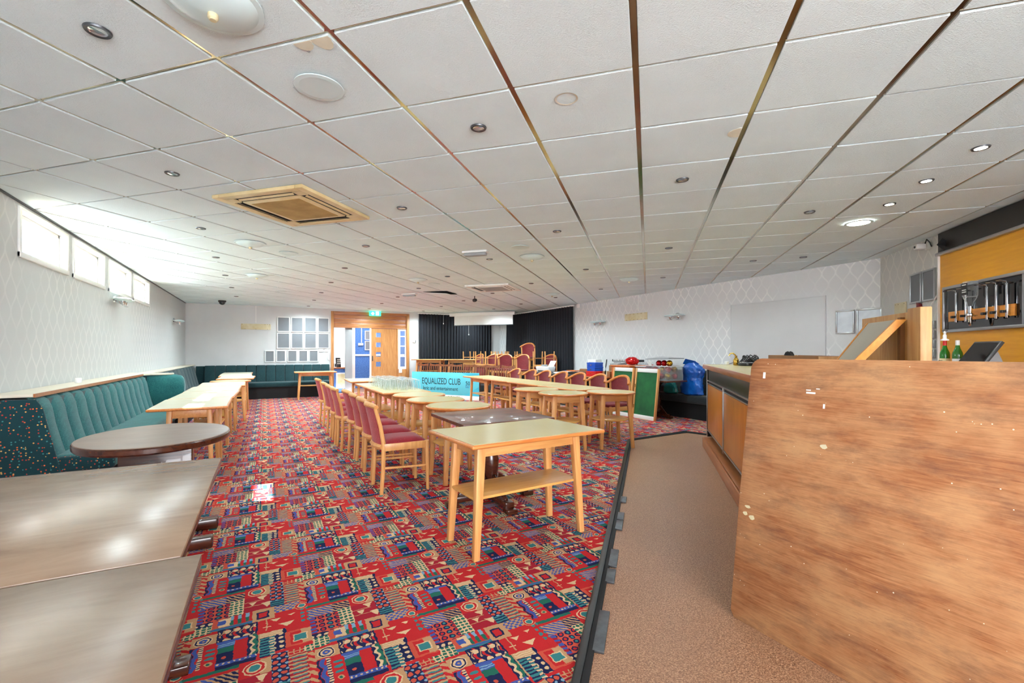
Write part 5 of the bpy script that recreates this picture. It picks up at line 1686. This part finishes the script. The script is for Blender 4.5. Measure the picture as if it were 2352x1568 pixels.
def wall_lamp():
    t = thing('wall_lamp', '', 'wall lamp')
    MB().lathe([(0.055, 0), (0.05, 0.02), (0.03, 0.03)], 20, (0, 0, 0.03), axis='y').obj('wall_plate', 'chrome', t).rotation_euler = (0, 0, math.pi)
    for s, y in ((-1, 0.12), (1, 0.10)):
        MB().lathe([(0.02, -0.005), (0.09, 0.0), (0.13, 0.014), (0.135, 0.02), (0.12, 0.03), (0.06, 0.042), (0.01, 0.046)], 24, (s * 0.115, -y, 0.0), sy=0.8).obj('dish', 'opal', t)
        MB().lathe([(0.006, -0.07), (0.018, -0.045), (0.032, -0.012), (0.03, 0.0)], 12, (s * 0.10, -y, 0.0)).obj('cup', 'chrome', t)
        MB().tube([(0, -0.03, 0.03), (s * 0.05, -0.06, -0.03), (s * 0.10, -y, -0.06)], 0.006, 8).obj('arm', 'chrome', t)
        MB().tube([(s * 0.05, -y, -0.07), (s * 0.17, -y - 0.02, -0.065)], 0.005, 6).obj('finial_bar', 'chrome', t)
    return t


WLm = Kind(wall_lamp)
WLm.put('double white dish wall lamp on the right wall near the stage curtain', (XR - 0.001, 9.25, 2.04), R(-90), group='double dish wall lamps')
WLm.put('double white dish wall lamp on the right wall above the green panels', (XR - 0.001, 6.75, 2.03), R(-90), group='double dish wall lamps')
WLm.put('double white dish wall lamp on the left wall below the high windows', (XL + 0.001, 8.41, 2.02), R(90), group='double dish wall lamps')
WLm.put('double white dish wall lamp on the left wall near the far corner', (XL + 0.001, 13.18, 2.0), R(90), group='double dish wall lamps')

# ------------------------------------------------------------------ clutter along the right wall
dk = thing('desk', 'dark desk holding the printer and papers before the stage', 'desk', (6.82, 9.47, 0))
MB().box(-0.5, 0.5, -1.12, 1.12, 0.72, 0.75).obj('desktop', 'dark_grey', dk, bevel=0.004)
MB().box(-0.46, -0.43, -1.08, 1.08, 0.0, 0.72).obj('front_panel', 'blackmat', dk)
for s in (-1, 1):
    MB().box(-0.46, 0.46, s * 1.08 - 0.015, s * 1.08 + 0.015, 0, 0.72).obj('end_panel', 'blackmat', dk)
pr = thing('printer', 'white inkjet printer with a sheet standing up, on the desk', 'printer', (6.58, 10.30, 0.7502), R(-70))
MB().hexa([(-0.2, -0.13, 0), (0.2, -0.13, 0), (0.2, 0.15, 0), (-0.2, 0.15, 0)], [(-0.22, -0.15, 0.155), (0.22, -0.15, 0.155), (0.22, 0.17, 0.155), (-0.22, 0.17, 0.155)]).obj('body', 'white', pr, bevel=0.02, seg=3)
MB().box(-0.14, 0.06, -0.145, -0.125, 0.025, 0.05).obj('paper_slot', 'black', pr)
MB().hexa([(0.02, 0.1, 0.155), (0.2, 0.1, 0.155), (0.2, 0.103, 0.155), (0.02, 0.103, 0.155)], [(0.06, 0.16, 0.3), (0.25, 0.16, 0.3), (0.25, 0.163, 0.3), (0.06, 0.163, 0.3)]).obj('paper_sheet', 'paperwhite', pr)
MB().box(-0.12, 0.0, -0.02, 0.1, 0.155, 0.2).obj('paper_feed', 'grey_plastic', pr, bevel=0.006)
stk = [(6.62, 9.72, 0.3, 0.22, 0.02, 'paperwhite', 'white paper stack beside the printer'), (6.6, 9.35, 0.32, 0.24, 0.04, 'grey_plastic', 'grey folder pile in the middle of the desk'), (6.95, 9.55, 0.3, 0.22, 0.07, 'paperwhite', 'thick white paper pile at the back of the desk'), (6.62, 8.95, 0.34, 0.3, 0.06, 'black', 'black ring binder on the near part of the desk'), (6.98, 9.05, 0.3, 0.25, 0.12, 'card', 'brown document box at the back of the desk')]
for k, (x, y, a, b, h, m_, lab) in enumerate(stk):
    o = thing('paper_stack' if 'paper' in lab else 'folder', lab, 'papers' if 'paper' in lab else 'folder', (x, y, 0.7502), R(15 * k - 20), 'papers on the desk')
    MB().box(-b / 2, b / 2, -a / 2, a / 2, 0, h * 0.6).obj('lower_sheets', m_, o, bevel=0.002)
    MB().cbox((0.01, 0.02, h * 0.8), (b * 0.95, a * 0.9, h * 0.4), R(6)).obj('upper_sheets', m_ if k != 2 else 'orange_wood', o, bevel=0.002)
tag(MB().hexa([(-0.1, -0.07, 0), (0.1, -0.07, 0), (0.1, 0.07, 0), (-0.1, 0.07, 0)], [(-0.11, -0.09, 0.03), (0.11, -0.06, 0.05), (0.11, 0.08, 0.05), (-0.11, 0.07, 0.03)]).obj('blue_leaflet', 'wall_blue', loc=(7.0, 9.95, 0.7502)), 'blue leaflet wad standing on the desk behind the papers', 'papers')
tw = thing('computer_tower', 'white computer tower with a dark front on the desk end', 'computer', (6.95, 8.68, 0.7502), R(-60))
MB().box(-0.1, 0.1, -0.2, 0.2, 0, 0.36).obj('case', 'white', tw, bevel=0.006)
MB().box(-0.075, 0.075, -0.206, -0.2, 0.06, 0.3).obj('front_panel', 'black', tw, bevel=0.003)
gb = thing('side_desk', 'small dark desk under the blue and red boxes', 'desk', (6.75, 7.97, 0))
MB().box(-0.45, 0.45, -0.34, 0.36, 0.72, 0.75).obj('desktop', 'bar_edge', gb, bevel=0.004)
for a in (-0.4, 0.4):
    for b in (-0.3, 0.3):
        MB().box(a - 0.02, a + 0.02, b - 0.02, b + 0.02, 0, 0.72).obj('leg', 'blackmat', gb)
rb = thing('storage_box', 'red card box under the two blue boxes', 'box', (6.5, 8.1, 0.7502), R(8), 'card boxes by the right wall')
MB().box(-0.15, 0.15, -0.14, 0.14, 0, 0.085).obj('body', 'redbox', rb, bevel=0.002)
MB().box(-0.154, 0.154, -0.144, 0.144, 0.085, 0.112).obj('lid', 'redbox', rb, bevel=0.002)
MB().lathe([(0.012, 0), (0.012, 0.004)], 10, (-0.158, 0.0, 0.06), axis='x').obj('eyelet', 'chrome', rb)
for k in range(2):
    o = thing('storage_box', 'blue card box, %s of two stacked on the red box' % ('lower' if k == 0 else 'upper'), 'box', (6.5, 8.11 + 0.005 * k, 0.8625 + 0.0965 * k), R(5 + 4 * k), 'card boxes by the right wall')
    MB().box(-0.13, 0.13, -0.12, 0.12, 0, 0.066).obj('body', 'bluebox', o, bevel=0.002)
    MB().box(-0.134, 0.134, -0.124, 0.124, 0.066, 0.096).obj('lid', 'bluebox', o, bevel=0.002)
    MB().box(-0.137, -0.13, -0.02, 0.02, 0.03, 0.05).obj('label_holder', 'chrome', o)
for k, (x, y, z, s) in enumerate(((6.62, 7.78, 0.7502, (0.2, 0.2, 0.12)), (6.95, 7.85, 0.7502, (0.3, 0.3, 0.24)))):
    o = thing('card_box', ['small brown carton beside the red box', 'larger brown carton behind the red box'][k], 'box', (x, y, z), R(12 - 20 * k), 'card boxes by the right wall')
    MB().box(-s[0] / 2, s[0] / 2, -s[1] / 2, s[1] / 2, 0, s[2]).obj('body', 'card', o, bevel=0.003)
    MB().box(-s[0] / 2 - 0.001, s[0] / 2 + 0.001, -0.02, 0.02, 0, s[2] + 0.001).obj('tape', 'cream_board', o)
kb = thing('keyboard_stand', 'black music keyboard on a pole stand near the right wall', 'keyboard', (7.36, 8.0, 0))
MB().cbox((0, 0, 1.09), (0.2, 0.85, 0.05)).obj('keyboard', 'black', kb, bevel=0.006)
for k in range(14):
    MB().cbox((-0.098, -0.36 + k * 0.055, 1.098), (0.02, 0.03, 0.036)).obj('white_key', 'white', kb)
for s in (-0.3, 0.3):
    MB().tube([(0, s, 0.0), (0, s, 1.07)], 0.015, 8).obj('stand_leg', 'black', kb)
    MB().box(-0.15, 0.15, s - 0.02, s + 0.02, 0, 0.03).obj('stand_foot', 'black', kb)
mx_ = thing('mixer', 'grey sound mixer on the larger brown carton', 'mixer', (6.95, 7.86, 0.9915), R(-6))
MB().hexa([(-0.12, -0.15, 0), (0.12, -0.15, 0), (0.12, 0.15, 0), (-0.12, 0.15, 0)], [(-0.12, -0.15, 0.04), (0.12, -0.15, 0.08), (0.12, 0.15, 0.08), (-0.12, 0.15, 0.04)]).obj('body', 'grey_plastic', mx_, bevel=0.004)
for k in range(6):
    MB().lathe([(0.008, 0), (0.007, 0.015)], 8, (-0.02, -0.12 + k * 0.048, 0.055)).obj('dial', 'black', mx_)
ms = thing('microphone_stand', 'black microphone stand in front of the brown cartons', 'stand', (6.14, 7.35, 0))
MB().tube([(0, 0, 0.02), (0, 0, 0.75), (0.01, -0.01, 0.9)], 0.016, 8).obj('pole', 'black', ms)
MB().tube([(0.01, -0.01, 0.88), (0.03, 0.0, 1.0), (0.12, 0.08, 1.13)], 0.012, 8).obj('boom', 'black', ms)
for k in range(3):
    a = k * 2.094 + 0.4
    MB().tube([(0, 0, 0.1), (0.2 * math.cos(a), 0.2 * math.sin(a), 0.012)], 0.009, 6).obj('foot', 'black', ms)
cab = thing('small_cabinet', 'orange wooden cabinet under the red tinsel ball', 'cabinet', (6.84, 7.33, 0))
MB().box(-0.3, 0.3, -0.27, 0.27, 0.0, 0.985).obj('body', 'orange_wood', cab, bevel=0.004)
MB().box(-0.32, 0.32, -0.29, 0.29, 0.985, 1.01).obj('top', 'orange_wood', cab, bevel=0.006)
MB().box(-0.312, -0.3, -0.25, 0.0, 0.05, 0.95).obj('door', 'orange_wood', cab, bevel=0.003)
MB().box(-0.312, -0.3, 0.01, 0.25, 0.05, 0.95).obj('door', 'orange_wood', cab, bevel=0.003)
tb = thing('tinsel_ball', 'shiny red tinsel ball decoration on the orange cabinet', 'decoration', (6.80, 7.26, 1.0105))
b_ = MB()
rr = random.Random(11)
b_.ball((0, 0, 0.085), (0.12, 0.155, 0.082), 16, 10)
for k in range(150):
    a, c_ = rr.uniform(0, 6.28), rr.uniform(-0.75, 1)
    s_ = math.sqrt(1 - c_ * c_)
    b_.ball((0.118 * s_ * math.cos(a), 0.152 * s_ * math.sin(a), 0.087 + 0.08 * c_), rr.uniform(0.008, 0.015), 6, 4)
b_.obj('tinsel', 'tinsel', tb)
# two folded green baize panels leaning
for k, (y0, lab) in enumerate(((6.215, 'nearer'), (6.855, 'farther'))):
    t = thing('baize_panel', 'green baize board with white ends and timber edges, %s of the two' % lab, 'board', (6.40 - 0.02 * k, y0, 0), 0, 'green baize boards')
    w, h = 0.60, 0.975
    ln = Matrix.Rotation(R(6.5), 4, 'Y')
    MB().box(-0.006, 0.006, 0.03, w - 0.03, 0.07, h - 0.07).xf(ln).obj('baize', 'green_baize', t)
    for z0, z1 in ((0.0, 0.075), (h - 0.075, h)):
        MB().box(-0.012, 0.012, 0.03, w - 0.03, z0, z1).xf(ln).obj('end_rail', 'white', t, bevel=0.003)
    for a in (0.0, w - 0.03):
        MB().box(-0.028, 0.02, a, a + 0.03, 0.0, h).xf(ln).obj('side_rail', 'beech', t, bevel=0.004)
    for z in (0.2, 0.6):
        MB().box(-0.03, -0.026, w - 0.03, w - 0.015, z, z + 0.06).xf(ln).obj('hinge', 'brass', t)
# dark pedestal table with decoration boxes
dt = thing('dark_table', 'dark turned pedestal table holding the decoration boxes', 'table', (6.85, 6.60, 0))
MB().box(-0.27, 0.27, -0.50, 0.42, 0.718, 0.745).obj('tabletop', 'dark_top', dt, bevel=0.006)
pedestal(dt, 0.718, foot=0.27, rot=R(10))


def tub(name, lab, loc, sx, sy, h, group):
    t = thing(name, lab, 'storage box', loc, 0, group)
    w = 0.004
    a, b = sx / 2, sy / 2
    MB().box(-a, a, -b, b, 0, w).obj('base', 'clear_plastic', t, smooth=False)
    for x0_, x1_, y0_, y1_ in ((-a, -a + w, -b, b), (a - w, a, -b, b), (-a + w, a - w, -b, -b + w), (-a + w, a - w, b - w, b)):
        MB().box(x0_, x1_, y0_, y1_, w, h).obj('side', 'clear_plastic', t, smooth=False)
    for x0_, x1_, y0_, y1_ in ((-a - 0.012, -a + w, -b - 0.012, b + 0.012), (a - w, a + 0.012, -b - 0.012, b + 0.012), (-a, a, -b - 0.012, -b), (-a, a, b, b + 0.012)):
        MB().box(x0_, x1_, y0_, y1_, h, h + 0.01).obj('rim', 'white', t, smooth=False)
    return t


tub('plastic_tub', 'clear plastic tub of red and gold baubles on the dark table', (6.85, 6.42, 0.7452), 0.4, 0.56, 0.27, 'plastic decoration tubs')
tub('plastic_tub', 'clear plastic tub of red tinsel behind the green boards', (6.85, 6.87, 0.7452), 0.4, 0.26, 0.25, 'plastic decoration tubs')
bl = [(-0.1, -0.19, 0.07, 'g'), (-0.1, -0.02, 0.07, 'r'), (-0.1, 0.15, 0.07, 'g'), (0.08, -0.18, 0.07, 'r'), (0.08, 0.0, 0.07, 'g'), (0.08, 0.17, 0.07, 'r'), (-0.09, -0.18, 0.2, 'r'), (-0.09, -0.03, 0.2, 'g'), (-0.09, 0.14, 0.2, 'r'), (0.08, -0.17, 0.205, 'g'), (0.08, 0.0, 0.205, 'r'), (-0.07, -0.19, 0.325, 'g'), (-0.06, -0.05, 0.325, 'r'), (-0.05, 0.09, 0.32, 'r')]
for k, (x, y, z, c_) in enumerate(bl):
    where = 'in the bottom' if z < 0.1 else ('in the middle' if z < 0.3 else 'heaped on top')
    t = thing('bauble', '%s bauble %s of the clear plastic tub, %s %s' % ('gold' if c_ == 'g' else 'red', where, 'front' if x < 0 else 'rear', 'right' if y < -0.1 else ('centre' if y < 0.08 else 'left')), 'bauble', (6.85 + x, 6.42 + y, 0.7492 + z), 0, '%s baubles %s of the tub' % ('gold' if c_ == 'g' else 'red', where))
    MB().ball((0, 0, 0), 0.06, 18, 12).obj('ball', 'goldball' if c_ == 'g' else 'redball', t)
    MB().lathe([(0.01, 0), (0.01, 0.012), (0.004, 0.018)], 8, (-0.06, 0, 0.0), axis='x').obj('cap', 'chrome', t)
tn = MB()
for k in range(40):
    tn.ball((rr.uniform(-0.16, 0.16), rr.uniform(-0.1, 0.1), rr.uniform(0.03, 0.25)), rr.uniform(0.02, 0.04), 7, 5)
tag(tn.obj('red_tinsel', 'tinsel', loc=(6.85, 6.87, 0.752)), 'heap of red tinsel filling the farther plastic tub', 'tinsel')['kind'] = 'stuff'
st_ = thing('paper_star', 'white paper star leaning on the baubles', 'decoration', (6.66, 6.62, 1.0))
MB().prism([((0.075 if k % 2 == 0 else 0.035) * math.cos(R(90 + 36 * k)), (0.075 if k % 2 == 0 else 0.035) * math.sin(R(90 + 36 * k))) for k in range(10)], -0.006, 0.006).xf(Matrix.Translation((0, 0, 0.07)) @ Matrix.Rotation(R(75), 4, 'Y') @ Matrix.Rotation(R(90), 4, 'Z')).obj('star', 'paperwhite', st_)
ldd = tag(MB().hexa([(-0.22, -0.3, 0.0), (0.2, -0.3, 0.0), (0.2, 0.3, 0.02), (-0.22, 0.3, -0.02)], [(-0.22, -0.3, 0.016), (0.2, -0.3, 0.016), (0.2, 0.3, 0.036), (-0.22, 0.3, -0.004)]).obj('plastic_sheet', 'grey_plastic', loc=(6.86, 6.42, 1.16), bevel=0.004), 'flat grey plastic tray resting on top of the baubles', 'tray')
# bags on the charcoal bench


def bag(name, lab, loc, prof, mat, seed, sx=1.0, sy=1.0):
    r0 = random.Random(seed)
    n = 44
    vs, fs = [], []
    fine = []
    for j in range(len(prof) - 1):
        for q in range(3):
            f_ = q / 3
            fine.append((prof[j][0] * (1 - f_) + prof[j + 1][0] * f_, prof[j][1] * (1 - f_) + prof[j + 1][1] * f_))
    fine.append(prof[-1])
    prof = fine
    for j, (r, z) in enumerate(prof):
        for i in range(n):
            a = 2 * math.pi * i / n
            w = 1 + 0.10 * math.sin(3 * a + j * 0.35) + 0.08 * abs(math.sin(4.5 * a + j * 0.8)) + 0.06 * abs(math.sin(8 * a - j * 1.3)) + r0.uniform(-0.035, 0.035)
            vs.append((r * w * math.cos(a) * sx, r * w * math.sin(a) * sy, z + (r0.uniform(-0.007, 0.007) if 0 < j else 0)))
    for j in range(len(prof) - 1):
        for i in range(n):
            k = (i + 1) % n
            fs.append((j * n + i, j * n + k, (j + 1) * n + k, (j + 1) * n + i))
    fs += [tuple(reversed(range(n))), tuple((len(prof) - 1) * n + i for i in range(n))]
    t = thing(name, lab, 'bag', loc, 0, 'plastic bags on the bench')
    MB().add(vs, fs).obj('sack', mat, t, angle=18)
    return t


bg = bag('plastic_bag', 'tall crumpled blue plastic bag on the charcoal bench', (7.262, 6.10, 0.4602), [(0.13, 0), (0.19, 0.03), (0.2, 0.15), (0.18, 0.26), (0.165, 0.34), (0.2, 0.44), (0.19, 0.52), (0.13, 0.58), (0.06, 0.62)], 'bluebag', 2, 0.5, 1.15)
MB().add([(0, 0, 0.58), (-0.06, 0.12, 0.70), (-0.02, 0.22, 0.60), (0.04, 0.1, 0.56), (-0.05, -0.1, 0.66), (-0.02, -0.18, 0.6)], [(0, 1, 2), (0, 2, 3), (0, 4, 1), (0, 5, 4), (3, 5, 0)]).obj('knot', 'bluebag', bg, smooth=False)
bag('plastic_bag', 'small teal plastic bag beside the tall blue one', (7.25, 6.62, 0.4602), [(0.1, 0), (0.13, 0.03), (0.12, 0.12), (0.08, 0.2), (0.03, 0.24)], 'tealbag', 4, 0.6, 1.2)

# ------------------------------------------------------------------ ceiling fittings


def downlight(lit):
    def mk():
        t = thing('downlight', '', 'downlight')
        MB().lathe([(0.032, 0.0), (0.044, -0.002), (0.047, 0.004), (0.047, 0.006)], 24, cap=False).obj('bezel', 'steel', t)
        MB().lathe([(0.033, 0.0005), (0.026, 0.0035), (0.001, 0.0037)], 20, cap=False).obj('lamp', 'lamp_on' if lit else 'lens', t)
        MB().lathe([(0.047, 0.005), (0.001, 0.0052)], 24, cap=False).obj('back_plate', 'blackmat', t)
        return t
    return Kind(mk)


DLo, DLn = downlight(False), downlight(True)
ZC = CEIL - 0.0078
for i in range(5):
    for j in range(8):
        x, y = -0.60 + 1.697 * i, 2.44 + 1.697 * j
        if x > 7.4 or (i == 0 and j == 7) or x - y > K - 0.3 or (i == 4 and j == 0):
            continue
        DLo.put('small unlit chrome ceiling downlight, %s line from the left wall, %s from the camera' % (NTH[i], NTH[j]), (x, y, ZC), group='unlit recessed downlights')
        sd = bpy.data.lights.new('fill_spot', 'SPOT')  # added fill spot under an unlit fitting, brightens the room
        sd.energy = 6.0 + 9.0 * j + 0.8 * i + (5 if j >= 4 else 0)
        sd.spot_size = R(165)
        sd.spot_blend = 1.0
        sd.shadow_soft_size = 0.05
        sd.color = (0.78, 0.95, 1.0)
        so = bpy.data.objects.new('fill_spot', sd)
        so.location = (x, y, ZC - 0.015)
        COL.objects.link(so)
for x, y, lab in ((4.04, 1.147, 'nearest the camera'), (4.455, 1.567, 'in the middle of the three'), (4.875, 1.972, 'beside the round lit panel')):
    DLn.put('lit chrome downlight over the bar, %s' % lab, (x, y, ZC), group='lit downlights over the bar')
    d = bpy.data.lights.new('bar_downlight', 'SPOT')
    d.energy = 2.5
    d.spot_size = R(110)
    d.spot_blend = 0.6
    d.shadow_soft_size = 0.03
    d.color = (1.0, 0.92, 0.8)
    o = bpy.data.objects.new('bar_downlight', d)
    o.location = (x, y, ZC - 0.02)
    COL.objects.link(o)
DLo.put('small unlit chrome downlight near the angled wall corner', (6.565, 3.65, ZC), group='unlit recessed downlights')


def disc(r, mat, knob):
    def mk():
        t = thing('ceiling_disc', '', 'ceiling light')
        if knob:
            MB().lathe([(r, 0.0), (r, -0.008), (r * 0.9, -0.02), (r * 0.6, -0.036), (r * 0.2, -0.045), (0.001, -0.046)][::-1], 36, cap=False).obj('dome', 'opal', t)
            MB().lathe([(r + 0.02, 0.0), (r + 0.02, -0.006), (r, -0.008)], 36, cap=False).obj('rim', 'opal', t)
            MB().lathe([(0.012, -0.068), (0.018, -0.06), (0.018, -0.044)], 12).obj('knob', 'cream_board', t)
        else:
            MB().lathe([(r * 0.8, -0.006), (r, -0.004), (r, 0.0)], 36, cap=False).obj('rim', 'opal', t)
            MB().lathe([(0.001, -0.0045), (r * 0.8, -0.005)], 36, cap=False).obj('diffuser', mat, t)
        return t
    return Kind(mk)


DM, PN, PNl = disc(0.15, None, True), disc(0.115, 'opal', False), disc(0.12, 'panel_on', False)
for x, y, lab in ((-0.171, 2.03, 'at the top left edge, cut by the frame'), (-0.156, 6.333, 'beyond the yellowed air unit'), (-0.123, 8.943, 'over the left table row'), (2.438, 8.093, 'before the far air unit'), (3.227, 5.389, 'in the middle near the emergency light'), (5.711, 8.658, 'right of the far air unit'), (5.77, 6.235, 'near the right wall')):
    DM.put('round opal ceiling light with centre knob %s' % lab, (x, y, ZC), group='round opal ceiling lights')
for x, y, lab in ((0.235, 2.434, 'below the brown stain'), (0.275, 6.733, 'beyond the yellowed air unit'), (0.3, 11.077, 'far along the left side'), (2.867, 8.464, 'left of the far air unit'), (2.803, 4.967, 'near the emergency light')):
    PN.put('flat unlit round panel light in the ceiling %s' % lab, (x, y, ZC), group='flat round panel lights')
PNl.put('brightly lit round panel light over the bar', (5.289, 2.40, ZC), group='flat round panel lights')
d = bpy.data.lights.new('panel_light', 'AREA')
d.shape = 'DISK'
d.size = 0.2
d.energy = 3
d.color = (1.0, 0.96, 0.9)
o = bpy.data.objects.new('panel_light', d)
o.location = (5.289, 2.40, ZC - 0.012)
COL.objects.link(o)
tag(MB().lathe([(0.056, 0.0), (0.06, -0.0012), (0.052, -0.0012), (0.05, 0.0)], 28, (1.373, 1.947, CEIL - 0.0018), cap=False).obj('ceiling_ring', 'ringmark'), 'faint brown ring mark on a near ceiling tile', 'mark')


def cassette(label, c, yellow):
    t = thing('air_conditioner', label, 'air conditioner', (c[0], c[1], CEIL - 0.0125), R(45), 'ceiling air units')
    body = 'cream_plastic' if yellow else 'white'
    h = 0.455
    # chamfered surround with four slots
    MB().box(-h, h, -h, -h + 0.07, -0.02, 0.01).box(-h, h, h - 0.07, h, -0.02, 0.01).box(-h, -h + 0.07, -h + 0.07, h - 0.07, -0.02, 0.01).box(h - 0.07, h, -h + 0.07, h - 0.07, -0.02, 0.01).obj('surround', body, t, bevel=0.006)
    MB().box(-0.3, 0.3, -0.3, 0.3, -0.022, 0.01).obj('grille_frame', body, t, bevel=0.012)
    MB().box(-0.25, 0.25, -0.25, 0.25, -0.025, -0.02).obj('grille', 'grille' if yellow else 'grey_plastic', t)
    for k in range(4):
        m_ = Matrix.Rotation(k * math.pi / 2, 4, 'Z')
        MB().box(-0.30, 0.30, 0.30, 0.385, -0.012, -0.008).xf(m_).obj('slot_recess', 'blackmat', t)
        MB().hexa([(-0.28, 0.335, -0.022), (0.28, 0.335, -0.022), (0.28, 0.339, -0.022), (-0.28, 0.339, -0.022)], [(-0.28, 0.352, -0.012), (0.28, 0.352, -0.012), (0.28, 0.358, -0.012), (-0.28, 0.358, -0.012)]).xf(m_).obj('louvre', body, t)
        MB().box(-0.385, -0.30, 0.30, 0.385, -0.02, 0.0).xf(m_).obj('corner', body, t)
    return t


cassette('yellowed square ceiling air conditioner near the high windows', AC_C[0], True)
cassette('white square ceiling air conditioner near the stage', AC_C[1], False)
for (x, y), lab in (((2.41, 5.46), 'in the middle of the ceiling'), ((2.87, 10.19), 'far off near the stage')):
    t = thing('emergency_light', 'slim grey emergency light fitting %s' % lab, 'emergency light', (x, y, CEIL - 0.0125), R(-45), 'emergency light fittings')
    MB().box(-0.17, 0.17, -0.05, 0.05, -0.015, 0.01).obj('base', 'white', t, bevel=0.004)
    MB().box(-0.15, 0.15, -0.04, 0.04, -0.055, -0.015).obj('diffuser', 'grey_plastic', t, bevel=0.012, seg=3)
dcam = thing('dome_camera', 'black dome security camera in the far left ceiling corner', 'camera', (-0.97, 13.88, CEIL - 0.0125))
MB().lathe([(0.09, 0.01), (0.09, -0.02), (0.075, -0.03)], 24).obj('base', 'black', dcam)
MB().ball((0, 0, -0.03), (0.072, 0.072, 0.07), 18, 10).obj('dome', 'blackglass', dcam)
sk = thing('ceiling_speaker', 'small black ceiling bracket lamp near the stage', 'spotlight', (4.35, 9.9, CEIL - 0.0125))
MB().tube([(0, 0, 0.01), (0, 0, -0.06)], 0.01, 8).obj('stem', 'black', sk)
MB().lathe([(0.03, -0.06), (0.045, 0.0), (0.04, 0.06)], 14, (0, -0.02, -0.09), axis='y').obj('head', 'black', sk)
hh = thing('ceiling_hatch', 'hanging open ceiling tile with dark gap near the stage', 'ceiling tile', (3.44, 9.71, CEIL - 0.0125), R(45))
MB().box(-0.28, 0.28, -0.28, 0.28, 0.0, 0.004).obj('dark_gap', 'blackmat', hh)
MB().hexa([(-0.28, -0.28, -0.06), (0.28, -0.28, -0.06), (0.28, 0.28, -0.006), (-0.28, 0.28, -0.006)], [(-0.28, -0.28, -0.048), (0.28, -0.28, -0.048), (0.28, 0.28, 0.0), (-0.28, 0.28, 0.0)]).obj('dropped_tile', 'tile', hh)
# water stains on tiles: half rounds that start at a tile edge
for k, (c0, du, dv, r1, r2, lab) in enumerate((
        (G0 - GR_ * 0.062 + GA * 0.0125, -GR_, GA, 0.045, 0.075, 'at the near grid crossing, larger right lobe'),
        (G0 - GR_ * 0.150 + GA * 0.0125, -GR_, GA, 0.043, 0.055, 'at the near grid crossing, smaller left lobe'),
        (G0 + GR_ * (3 * TS - 0.0165) + GA * 1.42, GA, -GR_, 0.06, 0.07, 'left of a long grid bar near the bar'))):
    pts = []
    for q in range(15):
        a = math.pi * q / 14
        w = 1 + 0.06 * math.sin(3.1 * q)
        p = c0 + du * (r1 * w * math.cos(a)) + dv * (r2 * w * math.sin(a))
        pts.append((p.x, p.y))
    tag(MB().prism(pts, CEIL - 0.0026 - 0.0003 * k, CEIL - 0.0015).obj('water_stain', 'stain', smooth=False), 'brown water stain on a ceiling tile %s' % lab, 'stain')
